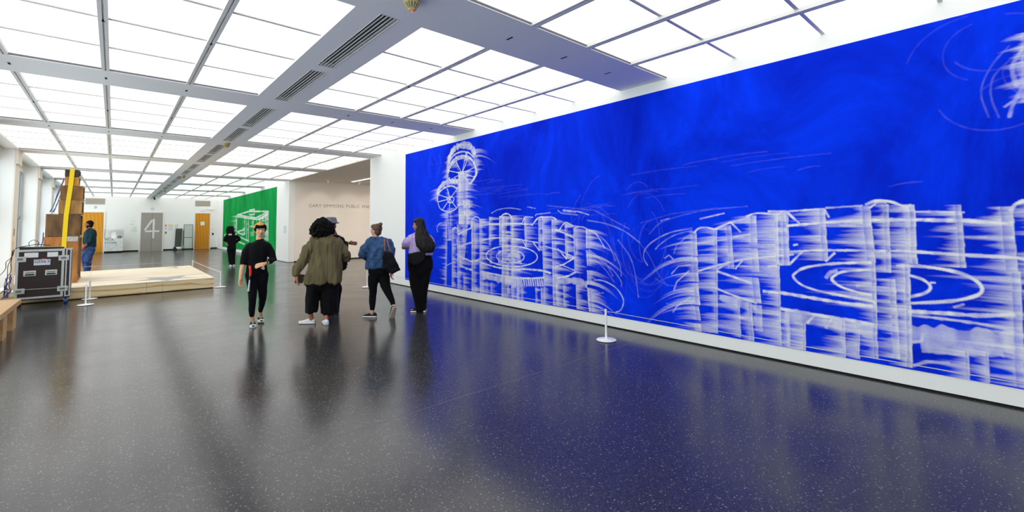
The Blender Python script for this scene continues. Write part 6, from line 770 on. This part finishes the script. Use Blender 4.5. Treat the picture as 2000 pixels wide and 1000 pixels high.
for nm in ('s1','s2'): MB().tube([np.array(q)+np.array([0,-.02 if i_ else .0,0]) for i_,q in enumerate(D['x'][nm])],.009,6).build('strap',mat('brown_leather','9A5C3C',.5),t,label='brown leather strap')
# P5: lilac shirt
D=PEOPLE['p5']; r=root('p5','person with long wavy dark hair in lilac short-sleeved shirt and wide black trousers')
F=head_frame(-(PI/2+.28),0,.0); body('p5',r,skin('B4795A'),F,1.0,hn=[(0,.4,1),(0,.4,1)])
M_lil=mat('lilac_stripe_cotton','C8B4E0',.85,var=.3,vs=(30,30,2),bump=.15,bs=160,spec=.2,c2='A48EC6')
clothes('p5',r,M_lil,cloth('black_twill','0B0B0D',.15),'shirt','trousers',td=(6,.016,(12,12,5)),bd=(8,.010,(8,8,3)),vox=.010)
def lh(mb):
    loft(mb,D['x']['hair'],20)
    rg=np.random.default_rng(5); H_=sorted(D['x']['hair'],key=lambda q:-q[2])
    for k in range(34):
        th=rg.uniform(PI*.95,PI*2.05); P_=[]
        for i_,q in enumerate(H_): P_.append((q[0]+q[3]*math.cos(th)*1.0+.012*math.sin(i_*2+k),q[1]+q[4]*math.sin(th)*1.0,q[2]-.012))
        mb.tube(P_,[.02]*(len(P_)-1)+[.008],6,round_=True)
hair(r,F,D['head'],1.02,CAPH+[(.02,0,.08,.07,.07,.04)],mat('hair_darkbrown','15100E',.5,var=.4,vs=(50,50,6),spec=.25),extra=lh,disp=(5,.008,(30,30,9)),vox=.009)
for i in (1,0):
    o=shoe(r,*D['shoe'][i],M_can,M_rub,.28,sole=.034)
    if i==0:
        A_,B_=[np.array(q) for q in D['shoe'][0]]; pts=[(.62,.052),(.5,.070),(.38,.055),(.26,.058)]; d_=(B_-A_); d_[2]=0; d_/=np.linalg.norm(d_); m_=(A_+B_)/2; m_[2]=0; s_=np.array([0,-.039,0])
        MB().tube([m_-d_*.14+d_*.28*t_+s_+np.array([0,0,z_]) for t_,z_ in pts],.004,6).build('side_stripe',M_rub,o)
rb=D['base']; t=thing('belt_bag','black crescent bag slung across the back of the lilac shirt','bag',(rb[0],rb[1],0),r.rotation_euler.z)
bp=[np.array(q) for q in D['x']['bag']]; cc=sum(bp)/len(bp); mb=MB(); mb.rings([[cc+(q-cc)*k+np.array([0,o,0]) for q in bp] for k,o in ((.85,-.065),(1,-.04),(1,.03),(.9,.05))]); to_obj('pouch',mb,.009,cloth('black_pouch_nylon','17171B',.2,.7),t,3,(3,.006,(14,14,14)))
MB().tube([np.array(q)+np.array([0,-.03,0]) for q in D['x']['strap']],.012,6).build('strap',M_blk,t)
# P6: far woman
D=PEOPLE['p6']; r=root('p6','person in black jacket with white back lettering standing before the green mural')
F=head_frame(PI-.3); body('p6',r,skin('9A6848'),F,1.0,vox=.009,hn=[(0,1,0),(0,1,0)])
clothes('p6',r,cloth('black_satin','0C0C10',.2),cloth('black_jean','0B0C14',.2),'jacket','trousers',vox=.014,td=(3,.014,(9,9,6)),bd=(8,.014,(9,9,5)))
hair(r,F,D['head'],1.03,CAPH,M_hblk,vox=.012,extra=lambda mb:loft(mb,D['x']['hair'],18),disp=(5,.01,(30,30,8)))
for k_,s_ in (('t1','P'),('t2','GU'),('t3','O')):
    q=D['x'][k_]; text('back_lettering',s_,.08,M_white,r,(q[0]-.04,q[1]-.012,q[2]-.03),(PI/2,0,0),.004,bold=.004)
for i in (0,1): shoe(r,*D['shoe'][i],M_wsh,M_rub,.27)
# P7: man in teal
D=PEOPLE['p7']; r=root('p7','man in dark teal sweater and blue jeans behind the speaker tower facing left')
F=head_frame(-(PI/2+.1),-.05); body('p7',r,skin('8A5638'),F,1.06,vox=.009,hn=[(0,1,0),(0,1,0)])
clothes('p7',r,cloth('teal_knit','16323C',.25),mat('blue_jeans','2C4C86',.85,var=.45,vs=(9,9,6),bump=.2,bs=150,c2='1A2C54'),'sweater','jeans',vox=.014,td=(3,.014,(8,8,6)),bd=(8,.02,(9,9,9)))
hair(r,F,D['head'],1.06,CAPH[:2]+[(.0,0,.07,.07,.075,.04),(.03,0,-.085,.045,.05,.035),(.02,.05,-.05,.03,.02,.04),(.02,-.05,-.05,.03,.02,.04)],M_hblk,vox=.010,disp=(5,.006,(50,50,50)))
bx=np.array(D['x']['band']); MB().tube([bx+np.array([.012,0,.012]),bx-np.array([.010,0,.012])],.042,12).build('wristband',mat('pink_wristband','F03C78',.5),r,label='pink wristband')
for i in (0,1): shoe(r,*D['shoe'][i],mat('grey_suede','6A6A70',.8),M_rub,.30)
